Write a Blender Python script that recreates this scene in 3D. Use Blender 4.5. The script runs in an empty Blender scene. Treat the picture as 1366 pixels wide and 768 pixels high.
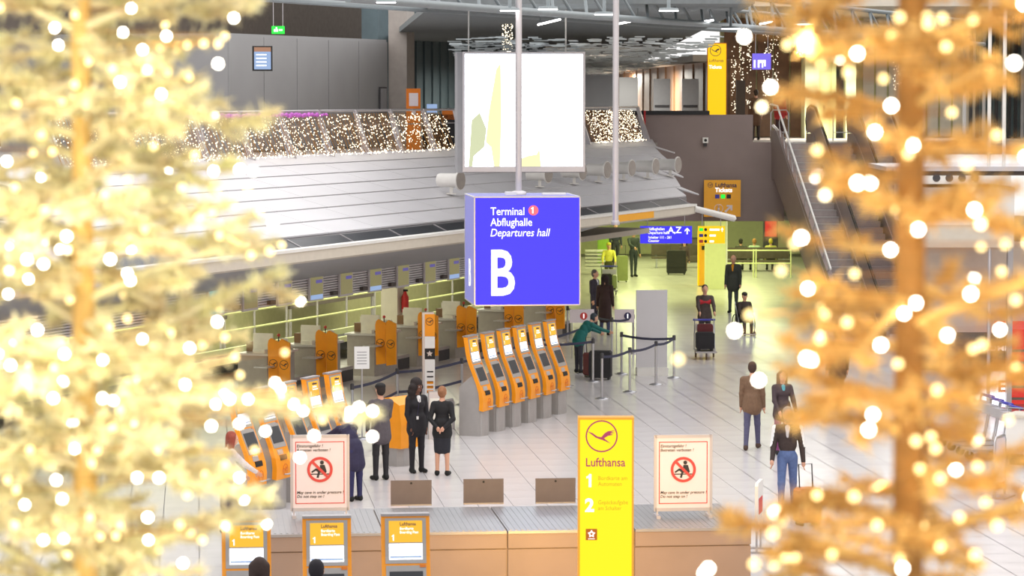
import bpy, math, random
import numpy as np
from mathutils import Vector, Matrix
SC = bpy.context.scene
COL = SC.collection
R = math.radians
random.seed(7)
rng = np.random.default_rng(7)

# ---------------------------------------------------------------- camera
HC = 7.1                      # eye height: an upper gallery of the hall
FP = 4000.0                   # focal length in pixels of a 1366 px wide frame
PITCH = math.atan((384 - 125) / FP)
cam = bpy.data.cameras.new('camera')
cam.sensor_width = 36.0
cam.lens = FP * 36.0 / 1366.0
cam.clip_end = 600
cam.dof.use_dof = True
cam.dof.focus_distance = 60.0
cam.dof.aperture_fstop = 4.2
cam_ob = bpy.data.objects.new('camera', cam)
COL.objects.link(cam_ob)
cam_ob.location = (0, 0, HC)
cam_ob.rotation_euler = (math.pi / 2 - PITCH, 0, 0)
SC.camera = cam_ob

# ---------------------------------------------------------------- light
SC.view_settings.view_transform = 'Standard'
SC.view_settings.look = 'None'
SC.view_settings.exposure = 0.45
SC.view_settings.gamma = 1.0
SC.view_settings.use_curve_mapping = False
w = bpy.data.worlds.new('hall_air'); SC.world = w
w.use_nodes = True
w.node_tree.nodes['Background'].inputs[0].default_value = (1.0, 0.985, 0.97, 1)
w.node_tree.nodes['Background'].inputs[1].default_value = 0.80

def area(name, loc, size, power, col=(1, 1, 1), rot=(0, 0, 0)):
    l = bpy.data.lights.new(name, 'AREA'); l.shape = 'RECTANGLE'
    l.size, l.size_y = size; l.energy = power; l.color = col
    o = bpy.data.objects.new(name, l); COL.objects.link(o)
    o.location = loc; o.rotation_euler = rot
    return o
area('hall_ceiling_light', (0, 68, 13.5), (34, 66), 4800, (1, 0.97, 0.95))
for lx_, ly_, lp_ in ((0, 106, 120), (4, 106, 120), (1, 125, 700), (5, 125, 700), (0, 150, 1400), (5, 150, 1400), (10.5, 106, 230), (14, 106, 230)):
    area('upper_hall_fill', (lx_, ly_, 8.1), (2.0 if lp_ == 230 else .3, 1.0 if lp_ == 230 else .3), lp_, (1, 0.96, 0.86))  # added fill lamps that brighten the dark upper hall and landing

# ---------------------------------------------------------------- pixels to places
def ray(px, py):
    sp, cp = math.sin(PITCH), math.cos(PITCH)
    x, u = px - 683.0, 384.0 - py
    return Vector((x, FP * cp + u * sp, -FP * sp + u * cp))
def gp(px, py, z=0.0):
    d = ray(px, py); k = (z - HC) / d.z
    return Vector((d.x * k, d.y * k, z))
def dp(px, py, Y):
    d = ray(px, py); k = Y / d.y
    return Vector((d.x * k, Y, HC + d.z * k))
TC = R(21)                    # check-in hall line: 21 degrees to the right of the view
TG = R(6)                     # floor grid: 6 degrees the other way
RC = math.pi / 2 - TC
RG = TG
def C(s, t, z):               # s along the counters, t behind them
    return Vector((s * math.sin(TC) - t * math.cos(TC), s * math.cos(TC) + t * math.sin(TC), z))
def cinv(p):
    return (p.x * math.sin(TC) + p.y * math.cos(TC), -p.x * math.cos(TC) + p.y * math.sin(TC))
def s_at(px, t):
    """s of the point seen in column px on the vertical plane at t"""
    Z = (math.cos(TC) + math.tan(TC) * math.sin(TC)) * t * FP / (683 + FP * math.tan(TC) - px)
    return (Z - math.sin(TC) * t) / math.cos(TC)

# ---------------------------------------------------------------- materials
MATS = {}
def mat(name, col, rough=0.5, metal=0.0, emit=None, es=0.0, var=0.06, scale=6.0, bump=0.0, spec=0.5, trans=0.0, alpha=1.0):
    m = bpy.data.materials.new(name); m.use_nodes = True
    nt = m.node_tree; b = nt.nodes['Principled BSDF']
    c = (*col, 1.0)
    b.inputs['Roughness'].default_value = rough
    b.inputs['Metallic'].default_value = metal
    b.inputs['Specular IOR Level'].default_value = spec
    b.inputs['Transmission Weight'].default_value = trans
    b.inputs['Alpha'].default_value = alpha
    b.inputs['Base Color'].default_value = c
    if var > 0:
        tc = nt.nodes.new('ShaderNodeTexCoord'); n = nt.nodes.new('ShaderNodeTexNoise')
        n.inputs['Scale'].default_value = scale; n.inputs['Detail'].default_value = 4
        nt.links.new(tc.outputs['Object'], n.inputs['Vector'])
        rp = nt.nodes.new('ShaderNodeValToRGB')
        rp.color_ramp.elements[0].position = 0.3; rp.color_ramp.elements[1].position = 0.7
        rp.color_ramp.elements[0].color = (*[max(0, x * (1 - var)) for x in col], 1)
        rp.color_ramp.elements[1].color = (*[min(1, x * (1 + var)) for x in col], 1)
        nt.links.new(n.outputs['Fac'], rp.inputs['Fac'])
        nt.links.new(rp.outputs['Color'], b.inputs['Base Color'])
        if bump > 0:
            bp = nt.nodes.new('ShaderNodeBump'); bp.inputs['Strength'].default_value = bump
            nt.links.new(n.outputs['Fac'], bp.inputs['Height'])
            nt.links.new(bp.outputs['Normal'], b.inputs['Normal'])
    if emit is not None:
        b.inputs['Emission Color'].default_value = (*emit, 1)
        b.inputs['Emission Strength'].default_value = es
    MATS[name] = m
    return m
def M(n): return MATS[n]
def srgb(r, g, b):
    f = lambda c: (c / 255 / 12.92) if c / 255 <= 0.04045 else ((c / 255 + 0.055) / 1.055) ** 2.4
    return (f(r), f(g), f(b))

mat('floor_tile', srgb(214, 210, 212), 0.22, var=0.05, scale=1.2)
mat('floor_joint', srgb(140, 136, 138), 0.6)
mat('steel', srgb(190, 190, 196), 0.28, 0.85, var=0.03)
mat('dull_steel', srgb(172, 168, 170), 0.42, 0.6, var=0.05, scale=20)
mat('satin_steel', srgb(200, 196, 200), 0.35, 0.5, var=0.04, scale=3)
mat('roof_panel', srgb(206, 204, 208), 0.5, 0.0, var=0.03, scale=0.8)
mat('roof_joint', srgb(120, 116, 118), 0.7)
mat('dark_glass', srgb(48, 50, 56), 0.4, 0.0, var=0.15, scale=2)
mat('white_paint', srgb(226, 224, 220), 0.5, var=0.03)
mat('cream_paint', srgb(206, 198, 184), 0.55, var=0.03)
mat('grey_paint', srgb(150, 150, 154), 0.55, var=0.04)
mat('mid_grey', srgb(160, 152, 146), 0.6, var=0.06)
mat('dark_grey', srgb(62, 60, 64), 0.6, var=0.08)
mat('charcoal', srgb(30, 30, 34), 0.6, var=0.1)
mat('black', srgb(14, 14, 16), 0.5, var=0.1)
mat('brown_wall', srgb(136, 120, 116), 0.45, var=0.05, scale=1.5)
mat('dark_brown', srgb(74, 66, 62), 0.6, var=0.05)  # deep brown, a darker tone than the wall's brown
mat('wood_wall', srgb(128, 94, 66), 0.5, var=0.15, scale=3)
mat('umber', srgb(98, 88, 80), 0.8, var=0.1)
mat('slate_wall', srgb(92, 108, 114), 0.7, var=0.1, scale=2)
mat('room_wall', srgb(150, 150, 152), 0.5, var=0.05, scale=0.7)
mat('ceiling_dark', srgb(112, 118, 120), 0.8, var=0.1)
mat('slat', srgb(168, 176, 178), 0.35, 0.4, var=0.05)
mat('truss', srgb(128, 136, 140), 0.5, 0.2, var=0.05)
mat('orange', srgb(250, 158, 22), 0.38, var=0.03)
mat('orange_deep', srgb(222, 120, 20), 0.45, var=0.04)
mat('kiosk_grey', srgb(168, 164, 162), 0.4, 0.2, var=0.04)
mat('plinth_top', srgb(150, 150, 154), 0.35, 0.35, var=0.04, scale=2)
mat('plinth_face', srgb(142, 124, 114), 0.45, 0.1, var=0.05, scale=2)
mat('plate_brown', srgb(110, 100, 100), 0.5, var=0.05)
mat('belt_blue', srgb(52, 54, 78), 0.7)
mat('ink', srgb(50, 44, 84), 0.6, var=0)
mat('ink_black', srgb(40, 40, 44), 0.6, var=0)
mat('ink_red', srgb(206, 70, 66), 0.6, var=0)
mat('poster_paper', srgb(226, 216, 222), 0.6, var=0.02)
mat('white_matt', srgb(238, 238, 238), 0.6, var=0)
mat('sign_orange', srgb(246, 176, 48), 0.5, var=0.02)
mat('olive_wall', srgb(176, 174, 128), 0.6, var=0.06)
mat('pale_green', srgb(226, 230, 180), 0.5, var=0.03)
mat('moss_floor', srgb(150, 160, 120), 0.3)
mat('glass', (0.9, 0.95, 0.93), 0.05, 0, var=0, alpha=0.22)
mat('rubber', srgb(26, 26, 28), 0.45, var=0.05)
mat('step_grey', srgb(160, 150, 148), 0.5, 0.1, var=0.08)
mat('balustrade', srgb(150, 134, 126), 0.3, 0.2, var=0.05)
mat('magenta', srgb(206, 110, 210), 0.7, var=0.2, scale=20)
mat('red', srgb(196, 40, 44), 0.5)
mat('paper', srgb(232, 228, 218), 0.7, var=0.05)
mat('skin', srgb(214, 164, 138), 0.6, var=0.04)
mat('skin_dark', srgb(112, 74, 58), 0.6, var=0.04)
mat('trolley_blue', srgb(60, 60, 170), 0.5)
mat('gold_bark', srgb(176, 126, 60), 0.6, 0.3, var=0.2, scale=14)
mat('gold_tinsel', srgb(254, 234, 190), 0.5, 0.0, var=0.2, scale=9)
mat('gold_deep', srgb(243, 198, 118), 0.5, 0.05, var=0.2, scale=9)
def emat(name, col, s, base=0.12): return mat(name, tuple(c*base for c in col), 0.6, emit=col, es=s, var=0)
emat('lamp_white', (1, 0.97, 0.95), 6)
emat('screen_white', (0.86, 0.95, 1.0), 3.5)
emat('screen_soft', (0.9, 0.92, 1.0), 1.5)
emat('screen_orange', srgb(255, 190, 50), 0.72)
emat('screen_cyan', srgb(70, 190, 200), 0.55)
emat('screen_yellow', srgb(190, 180, 126), 0.30)
emat('screen_violet', srgb(120, 110, 190), 0.40)
emat('screen_blue', srgb(150, 175, 215), 0.7)
emat('screen_tan', srgb(190, 140, 110), 0.5)
emat('pylon_yellow', srgb(255, 232, 20), 0.80)
emat('pylon_edge', srgb(255, 180, 60), 0.6)
emat('sign_blue', srgb(66, 56, 250), 0.72)
emat('sign_side', srgb(150, 150, 226), 0.5)
emat('sign_white', (1, 1, 1), 1.0)
emat('sign_yellow', srgb(255, 200, 10), 0.8)
emat('sign_violet', srgb(120, 104, 226), 0.8)
emat('exit_green', srgb(30, 220, 60), 1.2)
emat('advert_green', srgb(232, 232, 170), 0.95)
emat('advert_olive', srgb(196, 202, 164), 0.85)
emat('advert_cyan', srgb(180, 235, 250), 1.6)
emat('back_glow', srgb(222, 226, 130), 0.7)
mat('lit_green', srgb(216, 220, 150), 0.4, var=0.03)
emat('red_glow', srgb(230, 60, 50), 0.6)
emat('bulb_warm', (1.0, 0.84, 0.50), 6)
emat('bulb_gold', (1.0, 0.74, 0.30), 3.2)
emat('bulb_white', (1.0, 0.92, 0.78), 16)
emat('spark', (1.0, 0.86, 0.62), 2.0)

# ---------------------------------------------------------------- mesh helper
class MB:
    def __init__(s): s.v = []; s.f = []; s.m = []; s.sm = []
    def add(s, vs, fs, m=0, smooth=False):
        o = len(s.v); s.v += [tuple(p) for p in vs]
        for f in fs: s.f.append([i + o for i in f]); s.m.append(m); s.sm.append(smooth)
        return s
    def bx(s, x0, x1, y0, y1, z0, z1, m=0):
        return s.add([(x0,y0,z0),(x1,y0,z0),(x1,y1,z0),(x0,y1,z0),(x0,y0,z1),(x1,y0,z1),(x1,y1,z1),(x0,y1,z1)],
                     [(0,3,2,1),(4,5,6,7),(0,1,5,4),(1,2,6,5),(2,3,7,6),(3,0,4,7)], m)
    def box(s, c, d, m=0, rz=0):
        x, y, z = d[0]/2, d[1]/2, d[2]/2; ca, sa = math.cos(rz), math.sin(rz)
        P = [(a*x, b*y, e*z) for e in (-1,1) for a, b in ((-1,-1),(1,-1),(1,1),(-1,1))]
        return s.add([(c[0]+p[0]*ca-p[1]*sa, c[1]+p[0]*sa+p[1]*ca, c[2]+p[2]) for p in P],
                     [(0,3,2,1),(4,5,6,7),(0,1,5,4),(1,2,6,5),(2,3,7,6),(3,0,4,7)], m)
    def prism(s, poly, a0, a1, axis='z', m=0, smooth=False):
        n = len(poly)
        if axis == 'z': g = lambda p, a: (p[0], p[1], a)
        elif axis == 'x': g = lambda p, a: (a, p[0], p[1])
        else: g = lambda p, a: (p[0], a, p[1])
        vs = [g(p, a0) for p in poly] + [g(p, a1) for p in poly]
        s.add(vs, [list(range(n))[::-1], list(range(n, 2*n))], m)
        s.add(vs, [(i, (i+1) % n, n+(i+1) % n, n+i) for i in range(n)], m, smooth)
        return s
    def tube(s, pts, r, n=6, m=0, caps=True):
        pts = [Vector(p) for p in pts]; k = len(pts)
        rr = r if isinstance(r, (list, tuple)) else [r]*k
        vs = []; up = None
        for i, p in enumerate(pts):
            d = (pts[min(i+1, k-1)] - pts[max(i-1, 0)])
            if d.length < 1e-9: d = Vector((0,0,1))
            d.normalize()
            if up is None or abs(d.dot(up)) > 0.98:
                up = Vector((0,0,1)) if abs(d.z) < 0.9 else Vector((1,0,0))
            a = d.cross(up).normalized(); b = a.cross(d); up = b
            for j in range(n):
                t = 2*math.pi*j/n
                vs.append(p + (a*math.cos(t) + b*math.sin(t))*rr[i])
        fs = [(i*n+j, (i+1)*n+j, (i+1)*n+(j+1) % n, i*n+(j+1) % n) for i in range(k-1) for j in range(n)]
        s.add(vs, fs, m, True)
        if caps: s.add(vs, [list(range(n)), list(range((k-1)*n, k*n))[::-1]], m)
        return s
    def lathe(s, prof, n=12, c=(0,0,0), m=0):
        vs = [(c[0]+r*math.cos(2*math.pi*j/n), c[1]+r*math.sin(2*math.pi*j/n), c[2]+z) for r, z in prof for j in range(n)]
        k = len(prof)
        s.add(vs, [(i*n+j, i*n+(j+1) % n, (i+1)*n+(j+1) % n, (i+1)*n+j) for i in range(k-1) for j in range(n)], m, True)
        s.add(vs, [list(range(n))[::-1], list(range((k-1)*n, k*n))], m)
        return s
    def poly(s, pts, m=0): return s.add(pts, [list(range(len(pts)))], m)
    def ring(s, r0, r1, y0, y1, n=28, c=(0,0), m=0):      # annulus standing in xz, thickness along y
        vs = []
        for y in (y0, y1):
            for r in (r0, r1):
                vs += [(c[0]+r*math.cos(2*math.pi*j/n), y, c[1]+r*math.sin(2*math.pi*j/n)) for j in range(n)]
        fs = []
        for j in range(n):
            k = (j+1) % n
            fs += [(j, k, n+k, n+j), (2*n+j, 3*n+j, 3*n+k, 2*n+k), (n+j, n+k, 3*n+k, 3*n+j), (j, 2*n+j, 2*n+k, k)]
        return s.add(vs, fs, m)
    def disc(s, r, y0, y1, c=(0,0), n=20, m=0):
        return s.prism([(c[0]+r*math.cos(2*math.pi*j/n), c[1]+r*math.sin(2*math.pi*j/n)) for j in range(n)], y0, y1, 'y', m)
    def ball(s, c, r, n=8, k=5, m=0, sq=(1,1,1)):
        vs = []; fs = []
        for i in range(k+1):
            a = math.pi*i/k
            for j in range(n):
                b = 2*math.pi*j/n
                vs.append((c[0]+r*sq[0]*math.sin(a)*math.cos(b), c[1]+r*sq[1]*math.sin(a)*math.sin(b), c[2]+r*sq[2]*math.cos(a)))
        fs = [(i*n+j, (i+1)*n+j, (i+1)*n+(j+1) % n, i*n+(j+1) % n) for i in range(k) for j in range(n)]
        return s.add(vs, fs, m, True)
    def mesh(s, name, mats):
        me = bpy.data.meshes.new(name); me.from_pydata(s.v, [], s.f)
        for x in ([mats] if isinstance(mats, str) else mats): me.materials.append(MATS[x])
        me.polygons.foreach_set('material_index', s.m); me.polygons.foreach_set('use_smooth', s.sm)
        me.update()
        return me
    def build(s, name, mats, parent=None, loc=(0,0,0), rz=0.0, **kw):
        return place(name, s.mesh(name, mats), parent, loc, rz, **kw)
def place(name, me, parent=None, loc=(0,0,0), rz=0.0, label=None, cat=None, group=None, kind=None, scale=None, rot=None):
    o = bpy.data.objects.new(name, me); COL.objects.link(o)
    if parent is not None: o.parent = parent
    o.location = loc; o.rotation_euler = rot if rot else (0, 0, rz)
    if scale: o.scale = scale
    tag(o, label, cat, group, kind)
    return o
def tag(o, label=None, cat=None, group=None, kind=None):
    if label: o['label'] = label
    if cat: o['category'] = cat
    if group: o['group'] = group
    if kind: o['kind'] = kind
def thing(name, label, cat, loc=(0,0,0), rz=0.0, group=None):
    o = bpy.data.objects.new(name, None); COL.objects.link(o)
    o.location = loc; o.rotation_euler = (0, 0, rz); tag(o, label, cat, group)
    return o
def struct(name, mb, mats, loc=(0,0,0), rz=0.0):
    return mb.build(name, mats, None, loc, rz, kind='structure')
def dup(root, loc, rz, label=None, group=None):
    r = root.copy(); COL.objects.link(r); r.location = loc; r.rotation_euler = (0, 0, rz)
    if label: r['label'] = label
    if group: r['group'] = group
    for ch in list(root.children):
        c = ch.copy(); COL.objects.link(c); c.parent = r
        for g in list(ch.children):
            d = g.copy(); COL.objects.link(d); d.parent = c
    return r
TXT = {}
def digit_one(h, m, parent, x, y, z):
    q = h*.98; w = q*.20
    mb = MB().prism([(q*.22, 0), (q*.22+w, 0), (q*.22+w, q), (q*.26, q), (q*.20, q*.88), (q*.04, q*.80), (q*.04, q*.66), (q*.22, q*.72)], -.002, .002, 'y')
    return mb.build('numeral', m, parent, (x, y, z))
def text(name, s, h, m, parent, x, y, z, align='LEFT', bold=0.0, shear=0.0, wide=1.0, line=1.0):
    """flat lettering standing in the local xz plane, facing -y; h = line height"""
    if '\n' in s:
        for i_, q_ in enumerate(s.split('\n')): r_ = text(name, q_, h, m, parent, x, y, z-i_*h*1.35*line, align, bold, shear, wide)
        return r_
    if s == '1': return digit_one(h, m, parent, x, y, z)
    key = (s, h, align, bold, shear, wide, line, m)
    if key not in TXT:
        cu = bpy.data.curves.new('lettering', 'FONT'); cu.body = s; cu.size = h*1.35; cu.align_x = align
        cu.offset = bold*h; cu.shear = shear; cu.space_line = line; cu.resolution_u = 3; cu.extrude = 0.002
        o = bpy.data.objects.new('lettering', cu); COL.objects.link(o)
        dg = bpy.context.evaluated_depsgraph_get()
        me = bpy.data.meshes.new_from_object(o.evaluated_get(dg))
        bpy.data.objects.remove(o); 
        for v in me.vertices: v.co = (v.co.x*wide, -v.co.z, v.co.y)
        me.materials.clear(); me.materials.append(MATS[m])
        TXT[key] = me
    return place(name, TXT[key], parent, (x, y, z))
BIRD = [(-.95,.32),(-.62,.22),(-.28,-.02),(-.02,-.06),(.20,.20),(.42,.34),(.95,.40),(.62,.28),(.90,.24),(.55,.16),(.80,.10),(.42,.02),(.16,-.14),(.62,-.50),(.05,-.26),(-.14,-.20),(-.40,-.10)]
EMB = {}
def emblem(r, m, parent, x, y, z, ringw=0.1):
    k = (round(r, 3), m, ringw)
    if k not in EMB:
        mb = MB(); mb.ring(r*(1-ringw), r, -0.004, 0.0)
        mb.prism([(a*r*.92, b*r*.92) for a, b in BIRD][::-1], -0.004, 0.0, 'y')
        EMB[k] = mb.mesh('emblem', m)
    return place('crane_emblem', EMB[k], parent, (x, y, z))
def fit(o, *pts): pass
# ================================================================ THE SETTING
# ---- floor: a slab with raised tiles, the nearest 300 as single pieces
fl = struct('floor', MB().bx(-45, 45, -2, 175, -0.4, -0.012), 'floor_joint')
cg, sg = math.cos(RG), math.sin(RG)
def G(u, v, z=0.0):           # u across, v away, along the floor grid
    return Vector((u*cg - v*sg, u*sg + v*cg, z))
def ginv(p): return (p.x*cg + p.y*sg, -p.x*sg + p.y*cg)
TW, TD, JO = 0.60, 0.90, 0.012
tile_me = MB().bx(JO/2, TW-JO/2, JO/2, TD-JO/2, -0.02, 0).mesh('tile', 'floor_tile')
cells = []
for i in range(-45, 60):
    for j in range(38, 150):
        p = G((i+.5)*TW, (j+.5)*TD)
        if abs(p.x) < p.y*0.185 + 1.5 and 40 < p.y < 131:
            x = 683 + FP*p.x/p.y
            near = 380 < x < 1010 and p.y > 46.5
            cells.append((0 if near else 1, p.y, i, j))
cells.sort()
rest = MB()
for k, (a, _, i, j) in enumerate(cells):
    o = G(i*TW, j*TD)
    if k < 300: place('tile', tile_me, fl, o, RG)
    else:
        q = [G(i*TW+x, j*TD+y) for x, y in ((JO/2,JO/2),(TW-JO/2,JO/2),(TW-JO/2,TD-JO/2),(JO/2,TD-JO/2))]
        rest.poly(q)
rest.build('far_tile_field', 'floor_tile', fl, kind='stuff', label='pale grey floor tiles reaching back into the concourse')

# ---- check-in canopy: sloped roof of long white panels, dark glazing, beam, soffit, louvred fascia
RT0, RZ0, RT1, RZ1 = 25.8, 4.20, 31.0, 5.60
S0, S_LO, S_HI = 44.0, 81.0, 93.6
def s_end(t): return S_LO + (S_HI - S_LO)*(t - RT0)/(RT1 - RT0)
rb = MB()
def cq(mb, pts, m=0): mb.poly([C(*p) for p in pts], m)
def cslab(mb, poly, s0, s1, m=0, e=None):
    """polygon in (t,z) swept along s; e(t) gives a slanted end"""
    n = len(poly)
    a = [C(s0, t, z) for t, z in poly]; b = [C(s1 if e is None else e(t), t, z) for t, z in poly]
    mb.add(a + b, [list(range(n))[::-1], list(range(n, 2*n))] + [(i, (i+1) % n, n+(i+1) % n, n+i) for i in range(n)], m)
cslab(rb, [(RT0, RZ0-.03), (RT1, RZ1-.03), (RT1, RZ1-.3), (RT0, RZ0-.25)], 38, None, 0, s_end)
roof = struct('roof', rb, 'roof_joint')
ROWS, PL, gap = 7, 2.55, 0.06
for r in range(ROWS):
    ta = RT0 + (RT1-RT0)*r/ROWS + gap; tb = RT0 + (RT1-RT0)*(r+1)/ROWS - 0.01
    za = RZ0 + (RZ1-RZ0)*(ta-RT0)/(RT1-RT0); zb = RZ0 + (RZ1-RZ0)*(tb-RT0)/(RT1-RT0)
    s = S0 + 0.32*r
    while s < s_end(tb):
        ea, eb = min(s+PL-0.02, s_end(ta)), min(s+PL-0.02, s_end(tb))
        if eb - s > 0.25 and s + PL > s_at(60, (ta+tb)/2):
            ea = max(ea, s + 0.1)
            lift = 0.012
            q = [C(s, ta, za+lift), C(ea, ta, za+lift), C(eb, tb, zb+0.012), C(s, tb, zb+0.012),
                 C(s, ta, za-.02), C(ea, ta, za-.02), C(eb, tb, zb-.02), C(s, tb, zb-.02)]
            MB().add(q, [(0,1,2,3),(4,7,6,5),(0,4,5,1),(1,5,6,2),(2,6,7,3),(3,7,4,0)]).build('roof_panel', 'roof_panel', roof)
        s += PL
band = MB(); cslab(band, [(25.20, 3.90), (25.62, 4.17), (25.80, 4.17), (25.80, 3.90)], 38, 79.9)
glz = struct('trim_1', band, 'charcoal')
s = 44.0
while s < 79.5:
    MB_ = MB(); e = min(s+2.5, 79.8)
    cslab(MB_, [(25.19, 4.0), (25.60, 4.185), (25.62, 4.16), (25.21, 3.98)], s, e)
    MB_.build('glazing_pane', 'dark_glass', glz)
    MB_ = MB(); cslab(MB_, [(25.17, 4.0), (25.59, 4.20), (25.63, 4.16), (25.21, 3.98)], e, e+0.05)
    MB_.build('glazing_bar', 'dull_steel', glz)
    s += 2.55
bm = MB(); cslab(bm, [(25.0, 4.03), (25.0, 3.80), (25.2, 3.74), (25.2, 4.03)], 38, 79.3)
cslab(bm, [(24.97, 4.06), (24.97, 4.0), (25.22, 4.0), (25.22, 4.06)], 38, 79.35, 1)
beam = struct('trim_2', bm, ['cream_paint', 'white_paint'])
sf = MB(); S_F = s_at(690, 27.5)
cslab(sf, [(25.02, 3.80), (27.5, 3.08), (27.5, 3.3), (25.2, 3.9)], 38, S_F)
struct('trim_3', sf, 'grey_paint')
fz = MB(); cslab(fz, [(27.53, 3.10), (27.53, 2.60), (27.7, 2.60), (27.7, 3.10)], 38, S_F)
fascia = struct('trim_4', fz, 'mid_grey')
for k in range(9):
    l_ = MB(); z = 2.62 + k*0.054
    cslab(l_, [(27.48, z), (27.53, z+.012), (27.53, z+.044), (27.48, z+.032)], 38, S_F-.05)
    l_.build('louvre_slat', 'roof_panel', fascia)
# end tip of the beam: slanted strut
st = MB(); st.tube([C(79.2, 25.0, 3.93), C(80.4, 24.2, 3.62)], 0.09, 4); st.build('strut', 'white_paint', beam)
lp = MB(); cslab(lp, [(24.985, 4.0), (24.985, 3.82), (24.99, 3.82), (24.99, 4.0)], 72.6, 75.6); lp.build('painted_sign_reflection', 'sign_orange', beam)  # orange strip painted onto the beam as the reflection of a sign

# ---- behind the counters: back hall
bw = MB(); cslab(bw, [(37.5, 0), (37.5, 4.2), (37.8, 4.2), (37.8, 0)], 44, s_at(775, 37.5))
struct('wall_checkin', bw, 'olive_wall')
cl = MB(); cslab(cl, [(27.9, 3.0), (37.6, 3.0), (37.6, 3.15), (27.9, 3.15)], 44, 84)
struct('ceiling_checkin', cl, 'cream_paint')
area('checkin_strip_light', C(70, 34.0, 2.95), (2.2, 40), 900, (1.0, 1.0, 0.72), (0, 0, -TC))

# ---- gallery above the check-in
gf = MB(); cslab(gf, [(31.0, 5.50), (31.0, 5.10), (46, 5.10), (46, 5.50)], 38, 118)
struct('floor_gallery', gf, 'mid_grey')
rm = MB()
sA, sB = s_at(305, 36), s_at(516, 36)
cslab(rm, [(36, 5.5), (36, 8.72), (43, 8.72), (43, 5.5)], sA, sB)
room = struct('wall_gallery_room', rm, 'room_wall')
for k in range(5):
    a = sA + (sB-sA)*k/5; b = sA + (sB-sA)*(k+1)/5
    p_ = MB(); cslab(p_, [(35.96, 5.55), (35.96, 8.65), (36.0, 8.65), (36.0, 5.55)], a+.02, b-.02)
    p_.build('wall_panel', 'room_wall', room)
bk = MB(); cslab(bk, [(47, 5.5), (47, 13), (47.4, 13), (47.4, 5.5)], 30, s_at(620, 47))
bwall = struct('wall_back_gallery', bk, 'umber')
# dark ribbed wall right of the room
dk = MB(); s1, s2 = s_at(520, 41), s_at(640, 41)
cslab(dk, [(41, 5.5), (41, 11.5), (41.6, 11.5), (41.6, 5.5)], s1-1, s2+7)
dwall = struct('wall_slate', dk, 'slate_wall')
k = s1
while k < s2 + 6:
    r_ = MB(); cslab(r_, [(40.93, 5.5), (40.93, 11.5), (41, 11.5), (41, 5.5)], k, k+0.42); r_.build('wall_rib', 'slate_wall', dwall); k += 0.75
cm = MB(); cslab(cm, [(35.4, 5.5), (35.4, 11), (36.0, 11), (36.0, 5.5)], sB+.15, sB+.75); struct('column_gallery', cm, 'mid_grey')

# ---- ceiling: dark deck with hanging metal slats, trusses parallel to the counters
struct('ceiling', MB().add([(-1.6, 62, 8.95), (5.0, 62, 8.95), (7.6, 180, 8.95), (-9, 180, 8.95), (-1.6, 62, 9.1), (5.0, 62, 9.1), (7.6, 180, 9.1), (-9, 180, 9.1)],
       [(0,3,2,1),(4,5,6,7),(0,1,5,4),(1,2,6,5),(2,3,7,6),(3,0,4,7)]), 'ceiling_dark')
sl = MB(); y = 63.0
while y < 175:
    xr = 4.6 + (y-62)*0.0225; x = -1.4 - (y-62)*0.012 + random.uniform(0, .3)
    while x < xr - 0.3:
        if random.random() < 0.82:
            L = random.uniform(.14, .34); z = 8.15 + random.choice((0, .05, .10, .15))
            sl.box((x+L/2, y, z), (L, 0.06, 0.025))
        x += 0.42
    y += 0.55 + (y-62)*0.006
sl.build('ceiling_slats', 'slat', bpy.data.objects['ceiling'], kind='stuff', label='rows of short silver slats hanging under the dark ceiling')
def truss(t, z, s0, s1, hgt, lab):
    o = thing('roof_truss', lab, 'truss', C(s0, t, z), RC, 'ceiling trusses')
    L = s1 - s0
    MB().tube([(0,0,0),(L,0,0)], .075, 6).build('bottom_chord', 'truss', o)
    MB().tube([(0,.55,0.05),(L,.55,0.05)], .06, 6).build('bottom_chord', 'truss', o)
    MB().tube([(0,.27,hgt),(L,.27,hgt)], .06, 6).build('top_chord', 'truss', o)
    n = int(L/1.9)
    dm = MB().tube([(0,0,0),(.55,.27,hgt),(1.1,0,0)], .035, 5).mesh('diagonal', 'truss')
    for k in range(n): place('diagonal', dm, o, (k*1.9, 0, 0))
    return o
truss(19.7, 8.62, 44, 92, 0.7, 'nearest silver ceiling truss along the top edge of the picture')
truss(25.5, 8.95, 50, 104, 0.6, 'second silver ceiling truss just behind the nearest one')
dn = None
for px, py in ((515, 3), (680, 14), (731, 12), (806, 19), (892, 14), (975, 38), (1072, 32)):
    p = gp(px, py, 8.5)
    lab = {515: 'leftmost white downlight under the ceiling truss', 680: 'white downlight left of the hanging sign pole', 731: 'white downlight just right of the sign pole',
           806: 'white downlight left of the second hanging pole', 892: 'white downlight right of the second hanging pole', 975: 'small white downlight above the upper lit yellow column', 1072: 'white downlight near the right gold tree crown'}[px]
    o = thing('downlight', lab, 'light', p, 0, 'round ceiling downlights')
    k_ = p.y/62
    MB().lathe([(.03,.45),(.03,.05),(.19*k_,.04),(.21*k_,0.0)], 14).build('housing', 'truss', o)
    MB().lathe([(.20*k_,-.012),(.20*k_,-.002)], 14).build('diffuser', 'lamp_white', o)
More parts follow.
